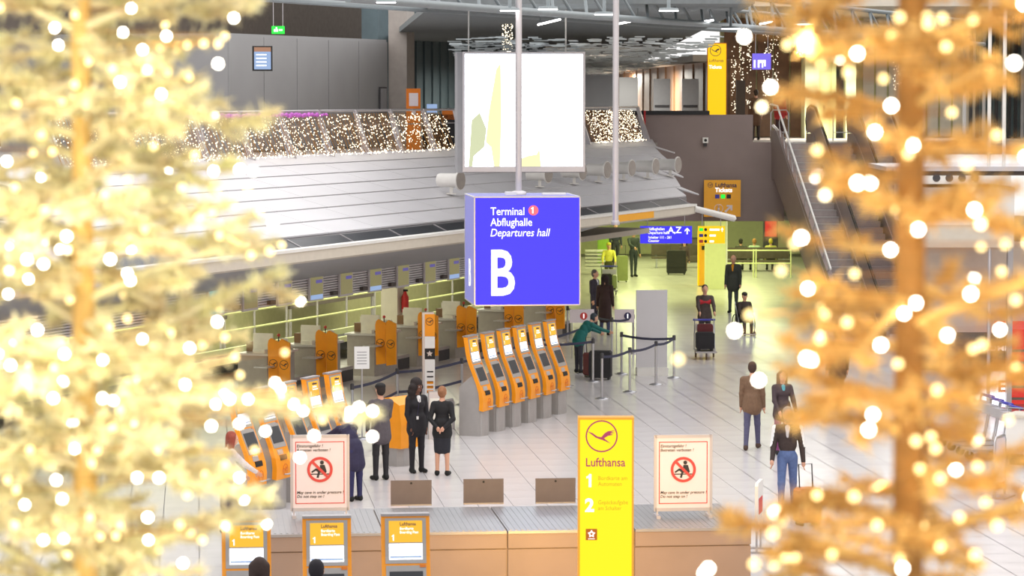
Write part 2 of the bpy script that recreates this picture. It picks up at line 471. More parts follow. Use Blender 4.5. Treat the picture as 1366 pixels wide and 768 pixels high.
for a, b in (((718, 33), (747, 26)), ((824, 32), (854, 26)), ((914, 33), (951, 27)), ((1014, 32), (1030, 29))):
    p, q = gp(*a, 8.7), gp(*b, 8.7)
    q = p + (q-p).normalized()*min((q-p).length, 5.0)
    o = thing('strip_light', {718: 'leftmost', 824: 'second', 914: 'third', 1014: 'rightmost'}[a[0]] + ' thin white strip light, counted from the left, under the slatted ceiling', 'light', p, 0, 'strip lights under the slatted ceiling')
    d = q - p
    for f_ in (.1, .9): MB().tube([tuple(d*f_), tuple(d*f_ + Vector((0, 0, .27)))], .012, 4).build('hanger', 'truss', o)
    MB().tube([(0,0,.035), tuple(d+Vector((0,0,.035)))], .02, 4).build('housing', 'truss', o)
    MB().tube([(0,0,0), tuple(d)], .022, 6).build('tube', 'lamp_white', o)

# ---- brown wall with the upper landing, concourse opening below
YW = 99.0
def wx(px, Y=YW): return (px - 683)/FP*Y
def wz(py, Y=YW): return dp(683, py, Y).z
wl = MB()
wl.prism([(wx(700), 2.9), (wx(1046), 2.9), (wx(1046), 4.42), (wx(1004), 4.42), (wx(1004), wz(153)), (wx(700), wz(153))], YW, YW+0.5, 'y', 0)
wl.prism([(wx(1004), 4.4), (wx(1060), 4.4), (wx(1060), 5.5), (wx(1004), 5.5)], YW+0.02, YW+0.6, 'y', 0)
wl.bx(wx(700), wx(946), YW-.06, YW+.56, wz(153), wz(153)+0.13, 1)
struct('wall_back', wl, ['brown_wall', 'charcoal'])
struct('floor_landing', MB().bx(wx(700), 40, YW+.5, 175, 5.1, 5.5), 'mid_grey')
struct('ceiling_concourse', MB().bx(wx(690), wx(1100), YW+.5, 133, 2.9, 3.05), 'cream_paint')
struct('wall_concourse_end', MB().bx(wx(650), wx(1400), 133, 133.4, 0, 3.0), 'pale_green')
struct('wall_concourse_side', MB().bx(wx(655), wx(665), 100, 133, 0, 3.0), 'cream_paint')
for x in (5.0, 9.3):
    area('concourse_strip_light', (x, 115, 2.85), (1.6, 26), 430, (0.90, 1.0, 0.42))
# pale pillar and yellow totem in the opening
pl_ = thing('pillar', 'pale green lit pillar in the concourse opening behind the standing man', 'pillar', dp(947, 385, 0) if False else gp(957, 386), 0)
MB().bx(-.44, .30, 0, .5, 0, 2.95).build('shaft', 'pale_green', pl_)
MB().bx(.30, .36, -.02, .5, 0, 2.95).build('corner_strip', 'white_paint', pl_)
# wood-clad wall of the upper hall at the right of the slatted ceiling
wd = MB().add([(wx(836), 101+60, 5.5), (wx(1000), 101, 5.5), (wx(1000), 101, 8.4), (wx(836)+3.0, 161, 8.4)], [(0,1,2,3)])
wdd = struct('wall_wood', MB().prism([(5.6, 165), (7.5, 104), (7.9, 104), (6.0, 165)], 5.5, 8.3, 'z'), 'wood_wall')
for k in range(14):
    a = k/14; x = 7.5 - 1.9*a; y = 104 + 61*a
    MB().bx(x-.07, x+.02, y, y+2.6, 5.5, 8.25).build('wood_board', 'wood_wall', wdd)
struct('trim_5', MB().prism([(5.0, 165), (6.5, 108), (7.1, 108), (5.5, 165)], 8.25, 8.5, 'z'), 'cream_paint')
struct('wall_right', MB().bx(21, 21.4, 40, 112, 0, 10), 'cream_paint')
struct('ceiling_landing', MB().bx(6.2, 34, 96.5, 112, 9.9, 10.1), 'cream_paint')
struct('wall_upper_end', MB().bx(-25, 7, 170, 170.4, 5.5, 9), 'room_wall')
# upper right back wall behind the escalator landing
uw = MB().bx(wx(960, 112), 34, 112, 112.4, 5.5, 10.5)
uwall = struct('wall_landing', uw, 'olive_wall')
for k in range(16):
    x = wx(1150, 112) + k*0.48
    MB().bx(x, x+.40, 111.9, 112, 5.5, 10.4).build('wall_panel', 'cream_paint' if k < 9 else 'slate_wall', uwall)
for k in range(22):
    x = wx(1283, 108) + k*0.23
    MB().bx(x, x+.10, 107.8, 108, 5.5, 10.0).build('wall_fin', 'charcoal' if k % 3 else 'grey_paint', uwall)
for k in range(5):
    x = wx(965, 112) + k*0.62
    MB().bx(x, x+.56, 111.9, 112, 5.5, 10.4).build('wood_board', 'wood_wall', uwall)
# ================================================================ LARGE THINGS
# ---- low metal conveyor cover across the foreground
PLZ = 0.80
pu0, pv0 = ginv(gp(1003, 703, PLZ)); pv1 = ginv(gp(964, 671, PLZ))[1]
DL = pv1 - pv0
uL = ginv(gp(330, 711, PLZ))[0]
pth = thing('conveyor_cover', 'low brushed metal conveyor cover running across the foreground', 'platform', G(uL, pv0), RG)
LW = pu0 - uL
MB().bx(.02, LW-.02, .05, DL, 0, PLZ-.03).build('core', 'plinth_face', pth)
sg_ = [0.0] + [ginv(gp(px, 707, PLZ))[0]-uL for px in (510, 676)] + [ginv(gp(846, 705, PLZ))[0]-uL, LW]
for a, b in zip(sg_[:-1], sg_[1:]):
    t_ = MB().bx(a+.012, b-.012, -.02, DL, PLZ-.04, PLZ).build('top_plate', 'plinth_top', pth)
    n = int((b-a)/.085)
    rb_ = MB()
    for k in range(n): rb_.bx(a+.04+k*.085, a+.075+k*.085, .06, DL-.1, PLZ, PLZ+.006)
    rb_.build('ribbing', 'plinth_top', t_, kind='stuff')
    MB().bx(a+.012, b-.012, 0, .05, PLZ-.25, PLZ-.045).build('edge_panel', 'plinth_face', pth)
    MB().bx(a+.012, b-.012, .02, .05, .02, PLZ-.27).build('front_panel', 'plinth_face', pth)
for px0, px1, py, lab in ((521, 576, 674, 'leftmost of three small brown plates standing behind the conveyor cover'), (618, 672, 672, 'middle one of three small brown plates standing behind the conveyor cover'),
                     (714, 768, 671, 'brown plate standing next to the lit yellow pylon')):
    p = gp((px0+px1)/2, py, PLZ)
    o = thing('divider_plate', lab, 'plate', p, RG, 'brown plates on the conveyor cover')
    ww = (px1-px0)/FP*p.y
    MB().bx(-ww/2, ww/2, -.012, .012, .015, .39).build('plate', 'plate_brown', o)
    MB().bx(-ww/2, ww/2, -.03, .03, 0, .02).build('foot_rail', 'dull_steel', o)
    MB().disc(.018, -.018, -.012, (0, .345), 10).build('lock', 'charcoal', o)
# ---- warning posters on stands
def warning(px, py, lab):
    p = gp(px, py, PLZ); o = thing('warning_stand', lab, 'sign', p, RG)
    W, Hh = .42, 1.24
    fr = MB()
    for sx in (-1, 1): fr.bx(sx*W-.02, sx*W+.02, -.02, .02, .10, Hh)
    fr.bx(-W, W, -.02, .02, Hh-.045, Hh); fr.bx(-W, W, -.02, .02, .10, .15)
    fr.build('frame', 'satin_steel', o)
    for sx in (-1, 1): MB().bx(sx*(W-.03)-.03, sx*(W-.03)+.03, -.16, .16, 0, .05).bx(sx*(W-.03)-.012, sx*(W-.03)+.012, -.012, .012, .04, .13).build('foot', 'satin_steel', o)
    sh = MB().bx(-W+.02, W-.02, -.012, .008, .15, Hh-.045).build('poster', 'poster_paper', o)
    b = MB(); y0, y1 = -.016, -.012
    x, z0, z1, t_ = W-.055, .21, Hh-.10, .012
    b.bx(-x, x, y0, y1, z1-t_, z1).bx(-x, x, y0, y1, z0, z0+t_).bx(-x, -x+t_, y0, y1, z0, z1).bx(x-t_, x, y0, y1, z0, z1)
    b.build('border', 'ink_red', sh)
    zc = .72
    f = MB()   # seated figure on an edge
    f.disc(.030, -.017, -.013, (.03, zc+.105), 12)
    f.prism([(.0,zc+.07),(.07,zc+.07),(.10,zc-.03),(.085,zc-.055),(-.02,zc-.045),(-.06,zc-.015),(-.12,zc-.05),(-.13,zc-.03),(-.06,zc+.02),(.0,zc+.0)], -.017, -.013, 'y')
    f.prism([(-.03,zc-.04),(.0,zc-.045),(-.02,zc-.125),(-.05,zc-.12)], -.017, -.013, 'y')
    f.bx(-.14, .14, -.0165, -.013, zc-.075, zc-.06)
    f.build('seated_figure', 'ink_black', sh)
    r_ = MB().ring(.150, .190, -.021, -.017, 32, (0, zc))
    ca = math.sqrt(.5)
    r_.prism([(-.13-.012, zc+.13-.012), (.13-.012, zc-.13-.012), (.13+.016, zc-.13+.016), (-.13+.016, zc+.13+.016)], -.0215, -.017, 'y')
    r_.build('prohibition_ring', 'ink_red', sh)
    text('lettering', 'Einsturzgefahr !\nBetreten verboten !', .046, 'ink_black', sh, -.345, -.014, 1.055, bold=.01, shear=.15)
    text('lettering', 'May cave in under pressure !\nDo not step on !', .044, 'ink_black', sh, -.345, -.014, .36, bold=.01, shear=.2)
    return o
warning(427, 690, 'warning poster stand on the conveyor cover left of the two women')
warning(911, 690, 'pink lit warning poster stand right of the yellow pylon')
# ---- side sign right of the cover
p = gp(1012, 735)
o = thing('floor_sign', 'narrow white floor sign seen edge on beside the conveyor cover end', 'sign', p, R(78))
MB().prism([(-.30, .35), (.30, .35), (.30, 1.05), (.26, 1.1), (-.26, 1.1), (-.30, 1.05)], -.025, .025, 'y').build('panel', 'white_paint', o)
MB().bx(-.22, .22, -.03, -.026, .6, .85).build('print', 'ink_red', o)
for sx in (-1, 1): MB().tube([(sx*.24, 0, .35), (sx*.24, 0, .03)], .018).bx(sx*.24-.03, sx*.24+.03, -.18, .18, 0, .03).build('foot', 'steel', o)

# ---- lit yellow pylon
YP = 38.0
p = dp(808, 600, YP); p.z = 0
o = thing('pylon', 'tall glowing yellow pylon sign in the foreground', 'sign', p, RG*0)
W, Hh = .355, 3.0
b_ = MB().bx(-W+.02, W-.02, -.10, .10, .12, Hh-.02).build('lit_panel', 'pylon_yellow', o)
MB().bx(-W, -W+.025, -.115, .115, 0, Hh).build('side_frame', 'pylon_edge', o)
MB().bx(W-.025, W, -.115, .115, 0, Hh).build('side_frame', 'pylon_edge', o)
MB().bx(-W+.02, W-.02, -.11, .11, Hh-.03, Hh).build('top_frame', 'pylon_edge', o)
MB().bx(-W+.02, W-.02, -.11, .11, 0, .12).build('base', 'dull_steel', o)
mat('logo_violet', srgb(150, 50, 90), .6, var=0, emit=srgb(206, 90, 110), es=.3)
mat('faint_print', srgb(120, 90, 10), .6, var=0, emit=srgb(236, 190, 40), es=.5)
emblem(.205, 'logo_violet', b_, -.055, -.102, 2.76, .09)
text('lettering', 'Lufthansa', .115, 'logo_violet', b_, -.262, -.103, 2.375, bold=.018, wide=.86)
text('numeral', '1', .17, 'sign_white', b_, -.255, -.103, 2.11, bold=.05)
text('numeral', '2', .17, 'sign_white', b_, -.265, -.103, 1.80, bold=.05)
text('lettering', 'Bordkarte am\nAutomaten', .055, 'faint_print', b_, -.10, -.103, 2.20, wide=.9)
text('lettering', 'Gepäckaufgabe\nam Schalter', .055, 'faint_print', b_, -.10, -.103, 1.89, wide=.85)
e_ = MB().bx(-.255, -.11, -.104, -.10, 1.43, 1.575).build('alliance_badge', 'orange_deep', b_)
star = [(math.cos(R(90+36*k))*(.052 if k % 2 == 0 else .030), math.sin(R(90+36*k))*(.052 if k % 2 == 0 else .030)) for k in range(10)]
stin = [(x*.45, z*.45) for x, z in star]
sm_ = MB()
for k in range(10):
    j = (k+1) % 10
    sm_.poly([(-.182+q[0], -.106, 1.51+q[1]) for q in (star[k], stin[k], stin[j], star[j])])
sm_.bx(-.225, -.14, -.106, -.105, 1.443, 1.451)
sm_.build('star_mark', 'sign_white', e_)
pl = bpy.data.lights.new('pylon_glow', 'AREA'); pl.shape = 'RECTANGLE'; pl.size = .6; pl.size_y = 2.6; pl.energy = 260; pl.color = (1, .55, .12)
plo = bpy.data.objects.new('pylon_glow', pl); COL.objects.link(plo); plo.parent = o; plo.location = (0, .13, 1.6); plo.rotation_euler = (math.pi/2, 0, 0)

# ---- hanging cube sign
YS = 50.0
pc = dp(703.5, 262, YS); k_ = YS/FP
sw, sh_ = 143*k_, 146*k_
o = thing('hanging_sign', 'hanging blue cube sign reading Terminal 1 Departures hall B', 'sign', (pc.x, YS, pc.z-sh_), RG)
MB().bx(-sw/2+.01, sw/2-.01, .012, sw-.012, 0.005, sh_-.01).build('side_panels', 'sign_side', o)
fr_ = MB().bx(-sw/2+.02, sw/2-.015, -.01, .012, .02, sh_-.02).build('front_panel', 'sign_blue', o)
cf = MB()
for x in (-sw/2, sw/2-.02):
    for y in (-.012, sw-.02): cf.bx(x, x+.02, y, y+.03, 0, sh_)
for z in (0, sh_-.02):
    cf.bx(-sw/2, sw/2, -.012, .015, z, z+.02); cf.bx(-sw/2, sw/2, sw-.02, sw+.01, z, z+.02)
    cf.bx(-sw/2, -sw/2+.02, 0, sw, z, z+.02); cf.bx(sw/2-.02, sw/2, 0, sw, z, z+.02)
cf.build('frame', 'satin_steel', o)
MB().bx(-sw/2+.02, sw/2-.02, .02, sw-.03, sh_-.012, sh_).build('top_panel', 'sign_side', o)
def sx_(px): return (px-703.5)*k_
def sz_(py): return sh_ - (py-262)*k_
text('lettering', 'Terminal', .137, 'sign_white', fr_, sx_(654), -.013, sz_(286.5), wide=.86, bold=.012)
text('lettering', 'Abflughalle', .137, 'sign_white', fr_, sx_(654), -.013, sz_(301), wide=.86, bold=.012)
text('lettering', 'Departures hall', .137, 'sign_white', fr_, sx_(653), -.013, sz_(315), wide=.86, shear=.22, bold=.006)
text('big_letter', 'B', .80, 'sign_white', fr_, sx_(651), -.013, sz_(393), wide=.74, bold=.022)
emat('badge_red', srgb(250, 100, 110), 1.0)
bd = MB().disc(.084, -.014, -.010, (sx_(711.5), sz_(280.5)), 22).build('number_badge', 'badge_red', fr_)
text('numeral', '1', .11, 'sign_white', bd, sx_(711.5)-.045, -.016, sz_(284.5), bold=.03)
l_ = text('lettering', 'B', .5, 'sign_white', o, 0, 0, 0); l_.location = (-sw/2-.004, .95, sz_(385)); l_.rotation_euler = (0, 0, -math.pi/2)
top = 9.6 - (pc.z - sh_)
MB().tube([(-.05, sw/2, sh_), (-.05, sw/2, top)], .055, 10).build('suspension_pole', 'satin_steel', o)
MB().lathe([(.13, 0), (.13, .05), (.06, .07)], 12, (-.05, sw/2, sh_)).build('pole_flange', 'satin_steel', o)
MB().bx(-.28, -.1, sw/2-.12, sw/2+.1, sh_, sh_+.05).bx(.35, .75, sw/2-.1, sw/2+.1, sh_, sh_+.03).build('junction_box', 'white_paint', o)
# second pole
pb = dp(821, 300, 52.0)
o = thing('hanging_pole', 'plain grey hanging pole right of the blue cube sign', 'pole', pb)
MB().tube([(0, 0, .05), (0, 0, 9.6-pb.z)], .055, 10).build('shaft', 'satin_steel', o)
MB().lathe([(.075, 0), (.075, .06), (.055, .08)], 12).build('end_cap', 'dull_steel', o)

# ---- bright advertising screen
YA = 66.0
pa = dp(620, 72, YA); pq = dp(778, 222, YA)
aw, ah = pq.x-pa.x, pa.z-pq.z
o = thing('advertising_screen', 'glaring white advertising light box hanging above the check-in roof', 'screen', (pa.x, YA, pq.z), RG*.7)
MB().bx(-.16, aw+.04, .03, 1.1, -.14, ah+.04).build('housing', 'grey_paint', o)
fm = MB().bx(-.05, aw+.05, -.02, .03, ah, ah+.05).bx(-.05, aw+.05, -.02, .03, -.12, 0).bx(-.05, 0, -.02, .03, 0, ah).bx(aw, aw+.05, -.02, .03, 0, ah); fm.build('frame', 'satin_steel', o)
sc_ = MB().bx(0, aw, 0, .03, 0, ah).build('lit_panel', 'screen_white', o)
q = lambda x, y: ((x-620)/158*aw, (222-y)/150*ah)
ad = MB()
ad.prism([q(*a) for a in ((625, 222), (629, 160), (640, 150), (649, 172), (646, 196), (632, 208), (630, 222))], -.006, 0, 'y')
ad.build('picture_shade', 'advert_olive', sc_)
ad = MB()
ad.prism([q(*a) for a in ((648, 190), (652, 150), (662, 92), (668, 84), (669, 160), (667, 222), (659, 222), (655, 196))], -.006, 0, 'y')
ad.prism([q(*a) for a in ((694, 222), (694, 212), (704, 208), (716, 206), (720, 198), (722, 222))], -.006, 0, 'y')
ad.build('picture_leaves', 'advert_green', sc_)
ad = MB(); ad.bx(*sorted((q(755, 0)[0], q(769, 0)[0])), -.006, 0, q(0, 168)[1], q(0, 165)[1]); ad.bx(*sorted((q(755, 0)[0], q(759, 0)[0])), -.006, 0, q(0, 190)[1], q(0, 170)[1]); ad.build('picture_print', 'advert_cyan', sc_)
for px in (627, 758): MB().tube([(dp(px, 80, YA).x-pa.x, .5, ah), (dp(px, 80, YA).x-pa.x, .5, 9.4-pq.z)], .02).build('suspension_rod', 'white_paint', o)

# ---- loudspeakers / floods on the roof
sp = None
for px, py, lab in ((602, 275, 'large white cylindrical floodlight on the roof left of the blue cube sign'), (720, 262, 'white floodlight on the roof just above the blue cube sign top'), (766, 258, 'white floodlight on the roof at the corner of the cube sign'),
                    (799, 257, 'white floodlight on the roof left of the plain hanging pole'), (832, 256, 'white floodlight on the roof just right of the plain hanging pole'), (864, 254, 'second white floodlight from the right end of the roof'), (894, 250, 'rightmost white floodlight on the roof')):
    t = 27.4; s = s_at(px, t); z = RZ0 + (RZ1-RZ0)*(t-RT0)/(RT1-RT0) + .04
    P = C(s, t, z)
    if sp is None:
        sp = thing('roof_floodlight', lab, 'light', P, 0, 'floodlights on the check-in roof')
        pr = [(0,0),(.16,0),(.17,.04),(.17,.5),(.24,.56),(.24,.6)]
        hd = MB().lathe(pr, 16).mesh('drum', 'white_paint')
        place('drum', hd, sp, (-.30, .15, .34), rot=(R(90), 0, R(62)))
        place('lens', MB().lathe([(.22, 0), (.22, .012)], 16).mesh('lens', 'mid_grey'), sp, (-.30+.60*math.sin(R(62)), .15-.60*math.cos(R(62)), .34), rot=(R(90), 0, R(62)))
        MB().bx(-.04, .04, -.04, .04, 0, .3).bx(-.12, .12, -.12, .12, 0, .03).build('bracket', 'white_paint', sp)
    else: dup(sp, P, 0, lab)

# ---- railing with light curtain on the gallery
def railing(sa, sb, t, lab, posts):
    o = thing('gallery_railing', lab, 'railing', C(sa, t, 5.5), RC)
    L = sb - sa
    MB().tube([(0,0,1.17),(L,0,1.17)], .035, 6).build('top_rail', 'satin_steel', o)
    MB().tube([(0,0,.8),(L,0,.8)], .02, 6).build('mid_rail', 'dull_steel', o)
    n = max(2, int(L/2.2)); pm = MB().prism([(-.05, 1.2), (.05, 1.2), (-.25, .05), (-.45, .05)], -.04, .04, 'x').mesh('post', 'satin_steel')
    for k in range(n+1): place('post', pm, o, (L*k/n, 0, 0))
    return o
gr = railing(s_at(60, 31.2), s_at(606, 31.2), 31.2, 'gallery railing with slanted posts left of the advertising screen', 9)
def curtain(sa, sb, t, lab, n):
    o = thing('light_curtain', lab, 'fairy lights', C(sa, t, 5.5), RC, 'fairy light curtains on the gallery railing')
    L = sb - sa; wr = MB(); bl = MB(); k = 0
    nw = int(L/.16)
    for i in range(nw):
        x = L*i/nw; y1 = -.05; 
        for q_ in range(2):
            xx = x + random.uniform(-.05, .05)
            wr.tube([(xx, 0, 1.1), (xx+random.uniform(-.1,.1), -.2, .6), (xx+random.uniform(-.1,.1), -.42, .12)], .006, 3, caps=False)
    for i in range(n):
        f = random.random(); x = random.random()*L
        bl.ball((x, -.06-.42*f + random.uniform(-.03,.03), 1.08-1.0*f), random.choice((.012, .016, .02)), 4, 2)
    for i in range(int(L*7)):
        bl.ball((random.random()*L, -.5+random.uniform(-.05,.05), .09+random.uniform(0,.05)), .022, 4, 2)
    wr.build('wires', 'gold_bark', o, kind='stuff'); bl.build('tiny_bulbs', 'spark', o, kind='stuff')
    return o
curtain(s_at(60, 31.15), s_at(590, 31.15), 31.15, 'long curtain of tiny fairy lights on the left gallery railing', 1900)
curtain(s_at(775, 31.15), s_at(842, 31.15), 31.15, 'short curtain of tiny fairy lights right of the advertising screen', 700)
railing(s_at(770, 31.2), s_at(850, 31.2), 31.2, 'short stretch of gallery railing right of the advertising screen', 3)
mg = MB(); sa, sb = s_at(180, 31.0), s_at(444, 31.0); L = sb-sa; x = 0
while x < L:
    hh = .025 + .035*abs(math.sin(x*.9)) + random.uniform(0, .02)
    mg.ball((x, random.uniform(-.04, .04), random.uniform(-.02, .02)), hh, 5, 3, sq=(1.6, .8, .8)); x += .11
mg.build('flower_garland', 'magenta', None, C(sa, 31.1, 6.58), RC, label='purple garland draped along the left gallery railing', cat='garland')
# ---- gallery odds and ends
ex = dp(371, 40, 70)
o = thing('exit_sign', 'green lit exit sign hanging from two wires', 'sign', ex, RG)
MB().bx(-.15, .15, -.03, .03, -.09, .09).build('lit_panel', 'exit_green', o)
mk = MB().bx(-.10, .0, -.035, -.03, -.04, .02).bx(.02, .10, -.035, -.03, -.02, .02).ball((-.04, -.035, .045), .022, 6, 4); mk.build('pictogram', 'sign_white', o)
for x in (-.11, .11): MB().tube([(x, 0, .09), (x, 0, 1.6)], .008, 4).build('wire', 'satin_steel', o)
mo = dp(350, 78, 75)
o = thing('departure_monitor', 'tilted monitor hanging on the gallery room wall', 'monitor', mo, RC-R(58))
MB().bx(-.25, .25, -.03, .03, -.31, .31).build('casing', 'black', o)
sc_ = MB().bx(-.21, .21, -.036, -.03, -.27, .17).build('display', 'screen_blue', o)
MB().bx(-.21, .21, -.036, -.03, .17, .28).build('display_header', 'screen_tan', o)
for k in range(4): MB().bx(-.16, .10, -.039, -.036, .08-k*.09, .11-k*.09).build('text_row', 'sign_white', sc_)
MB().tube([(0, .03, .1), (0, .35, .1)], .03).build('arm', 'dark_grey', o)
P = C(s_at(512, 35.9), 35.93, 6.95)
o = thing('wall_notice', 'small framed notice on the gallery room wall', 'notice', P, RC)
MB().bx(-.26, .26, -.03, 0, -.35, .35).build('frame', 'dark_grey', o); MB().bx(-.22, .22, -.036, -.03, -.31, .31).build('sheet', 'grey_paint', o)
o = thing('ticket_machine', 'small orange ticket machine behind the gallery railing', 'machine', C(s_at(552, 33.5), 33.5, 5.5), RG)
MB().bx(-.2, .2, 0, .25, 0, 1.75).build('cabinet', 'orange_deep', o); MB().bx(-.13, .13, -.01, 0, 1.25, 1.62).build('display', 'poster_paper', o)
MB().bx(-.06, .06, -.05, 0, 1.0, 1.1).build('tray', 'satin_steel', o)
o = thing('ticket_desk', 'dark gallery desk with a blue screen beside the orange ticket machine', 'desk', C(s_at(586, 33.2), 33.2, 5.5), RG)
MB().bx(-.45, .45, 0, .5, 0, 1.0).build('body', 'charcoal', o); MB().bx(-.35, -.05, .1, .14, 1.05, 1.3).build('screen', 'screen_blue', o)
MB().bx(.1, .45, .0, .3, .85, 1.15).build('orange_box', 'orange_deep', o); MB().bx(-.22, -.18, .11, .14, 1.0, 1.05).build('screen_stand', 'charcoal', o)

# ================================================================ UPPER LANDING
p = dp(956, 150, 100.5)
o = thing('lit_column', 'tall glowing orange yellow column sign on the upper landing', 'sign', (p.x, 100.5, 5.5))
W = .325; Hh = dp(956, 57, 100.5).z - 5.5
cb = MB().bx(-W+.02, W-.02, -.06, .1, 0, Hh-.02).build('lit_panel', 'sign_yellow', o)
MB().bx(-W, -W+.02, -.08, .12, 0, Hh).bx(W-.02, W, -.08, .12, 0, Hh).bx(-W, W, -.08, .12, Hh-.03, Hh).build('frame', 'orange_deep', o)
emblem(.19, 'ink', cb, -.05, -.064, Hh-.26, .1)
text('lettering', 'Lufthansa', .11, 'ink', cb, -.27, -.066, Hh-.64, wide=.86)
text('lettering', 'Tickets', .12, 'sign_white', cb, -.27, -.066, Hh-.86, wide=.9, bold=.03)
p = dp(1016, 82, 98)
o = thing('direction_sign', 'small violet hanging pictogram sign near the landing', 'sign', p)
MB().bx(-.30, .30, -.04, .04, -.26, .26).build('panel', 'sign_violet', o)
MB().bx(-.26, -.2, -.046, -.04, -.2, .05).bx(-.13, .13, -.046, -.04, -.05, .05).bx(-.13, -.07, -.046, -.04, -.2, -.05).bx(.0, .05, -.046, -.04, -.2, -.05).bx(.08, .13, -.046, -.04, -.16, -.05).build('pictogram', 'sign_white', o)
for x in (-.2, .2): MB().tube([(x, 0, .26), (x, 0, 2.0)], .012, 4).build('wire', 'satin_steel', o)
# string curtains on the landing
for px0, px1, py0, py1, Yc, n, lab in ((976, 982, 62, 150, 103, 60, 'thin string of fairy lights left of the violet sign'), (986, 992, 62, 110, 104, 40, 'short string of fairy lights above the landing counter'), (996, 1002, 55, 145, 103, 60, 'string of fairy lights just beside the violet sign'),
        (1018, 1038, 45, 130, 107, 110, 'cluster of fairy light strings behind the violet sign'), (1062, 1078, 32, 72, 107, 60, 'short cluster of fairy lights above the green lift doors'), (1192, 1214, 70, 120, 107, 70, 'fairy light cluster beside the right gold tree trunk'), (670, 684, 25, 73, 80, 150, 'fairy light column left of the hanging sign pole')):
    a = dp(px0, py0, Yc); b = dp(px1, py1, Yc)
    o = thing('light_string', lab, 'fairy lights', (a.x, Yc, b.z), 0, 'hanging fairy light strings')
    ww, hh = b.x-a.x, a.z-b.z; bl = MB(); wr = MB()
    nw = max(1, int(ww/.12))
    for i in range(nw): wr.tube([(ww*(i+.5)/nw, 0, 0), (ww*(i+.5)/nw, 0, (9.92 if Yc > 90 else 9.0)-b.z)], .006, 3)
    for i in range(n): bl.ball((random.random()*ww, random.uniform(-.05, .05), random.random()*hh), .018, 4, 2)
    wr.build('wires', 'umber', o, kind='stuff'); bl.build('tiny_bulbs', 'spark', o, kind='stuff')
# lift
o = thing('lift', 'green lit lift with open steel frame on the landing', 'lift', (dp(1105, 180, 108).x, 108, 5.5))
MB().bx(-.85, .85, 0, 1.4, 2.75, 2.95).build('lintel', 'pale_green', o)
MB().bx(-.85, -.35, 0, 1.4, 0, 2.75).build('door_jamb', 'pale_green', o); MB().bx(.62, .98, 0, 1.4, 0, 2.9).build('door_jamb', 'pale_green', o)
MB().bx(-.35, .12, .1, .15, 0, 2.75).build('door_leaf', 'lit_green', o); MB().bx(.12, .27, .02, .2, 0, 2.75).build('door_post', 'lit_green', o)
MB().bx(.27, .62, .8, .9, 0, 2.75).build('cabin_back', 'dark_grey', o); MB().bx(-.18, -.12, .05, .1, 1.05, 1.2).build('call_button', 'charcoal', o)
# ticket counters
for px0, px1, py0, lab in ((826, 851, 103, 'grey partition panel left on the upper ticket landing'), (872, 894, 105, 'left grey ticket booth with counter on the upper landing'), (910, 932, 105, 'right grey ticket booth with counter on the upper landing')):
    a, b = dp(px0, py0, 108), dp(px1, 150, 108)
    o = thing('ticket_booth', lab, 'booth', ((a.x+b.x)/2, 108, 5.5), 0, 'booths on the upper landing')
    ww = b.x-a.x; hh = a.z-5.5
    if px0 == 826: MB().bx(-ww/2, ww/2, 0, .06, .05, hh).build('panel', 'room_wall', o)
    else:
        MB().bx(-ww/2, ww/2, 0, .08, hh*.45, hh).build('panel', 'grey_paint', o); MB().bx(-ww/2+.04, ww/2-.04, -.02, 0, hh*.52, hh*.56).build('shelf_strip', 'dark_grey', o)
        MB().bx(-ww/2, ww/2, -.3, .08, 0, hh*.28).build('counter', 'white_paint', o)
        for x in (-ww/2, ww/2-.04): MB().bx(x, x+.04, 0, .06, hh*.28, hh*.45).build('stile', 'dark_grey', o)
    MB().bx(-.3, .3, -.1, .2, 0, .04).build('foot', 'dark_grey', o)
o = thing('landing_screen', 'brown freestanding partition beside the upper lit column', 'screen', (dp(988, 150, 102).x, 102, 5.5))
MB().bx(-.15, .15, 0, .15, .04, dp(988, 107, 102).z-5.5).build('panel', 'dark_brown', o); MB().bx(-.25, .25, -.1, .25, 0, .04).build('foot', 'dark_grey', o)
MB().bx(-.03, .03, -.06, 0, 0, 1).build('red_line', 'red', thing('red_marker', 'thin red vertical strip on the brown wall', 'strip', (dp(860, 190, 98.9).x, 98.96, dp(860, 188, 98.9).z)))
p = dp(941, 187, 98.85)
o = thing('security_camera', 'small white security camera on the brown wall', 'camera', p)
MB().bx(-.09, .09, -.08, .14, -.09, .09).build('housing', 'white_paint', o); MB().disc(.05, -.085, -.08, (0, 0), 12).build('lens', 'black', o); MB().bx(-.05, .05, .0, .14, -.2, -.09).build('bracket', 'dark_grey', o)
# Tickets sign on the wall
p = dp(963.5, 264.5, 98.7); k_ = 98.7/FP
o = thing('wall_sign', 'square orange tickets sign with an arrow hanging on the brown wall', 'sign', p)
ww = 49*k_/2; b_ = MB().bx(-ww, ww, -.05, .05, -ww, ww).build('panel', 'sign_orange', o)
MB().bx(-ww*.6, -ww*.5, .05, .3, .3, .4).bx(ww*.5, ww*.6, .05, .3, .3, .4).build('bracket', 'dark_grey', o)
emblem(.085, 'ink', b_, -.40, -.053, .44, .14)
text('lettering', 'Lufthansa', .15, 'ink', b_, -.24, -.054, .37, bold=.03, wide=.92)
text('lettering', 'Tickets', .15, 'sign_white', b_, -.24, -.054, .21, bold=.03, wide=.95)
for k, (c_, nm) in enumerate((('trolley_blue', 0), ('exit_green', 1), ('ink_black', 2))): MB().bx(-.24+k*.19, -.10+k*.19, -.056, -.05, .0, .13).build('card_logo', c_, b_)
pg = MB().ring(.13, .145, -.056, -.05, 20, (-.12, -.33)); pg.bx(-.15, -.09, -.056, -.05, -.42, -.30).ball((-.12, -.054, -.25), .03, 6, 4); pg.build('pictogram', 'poster_paper', b_)
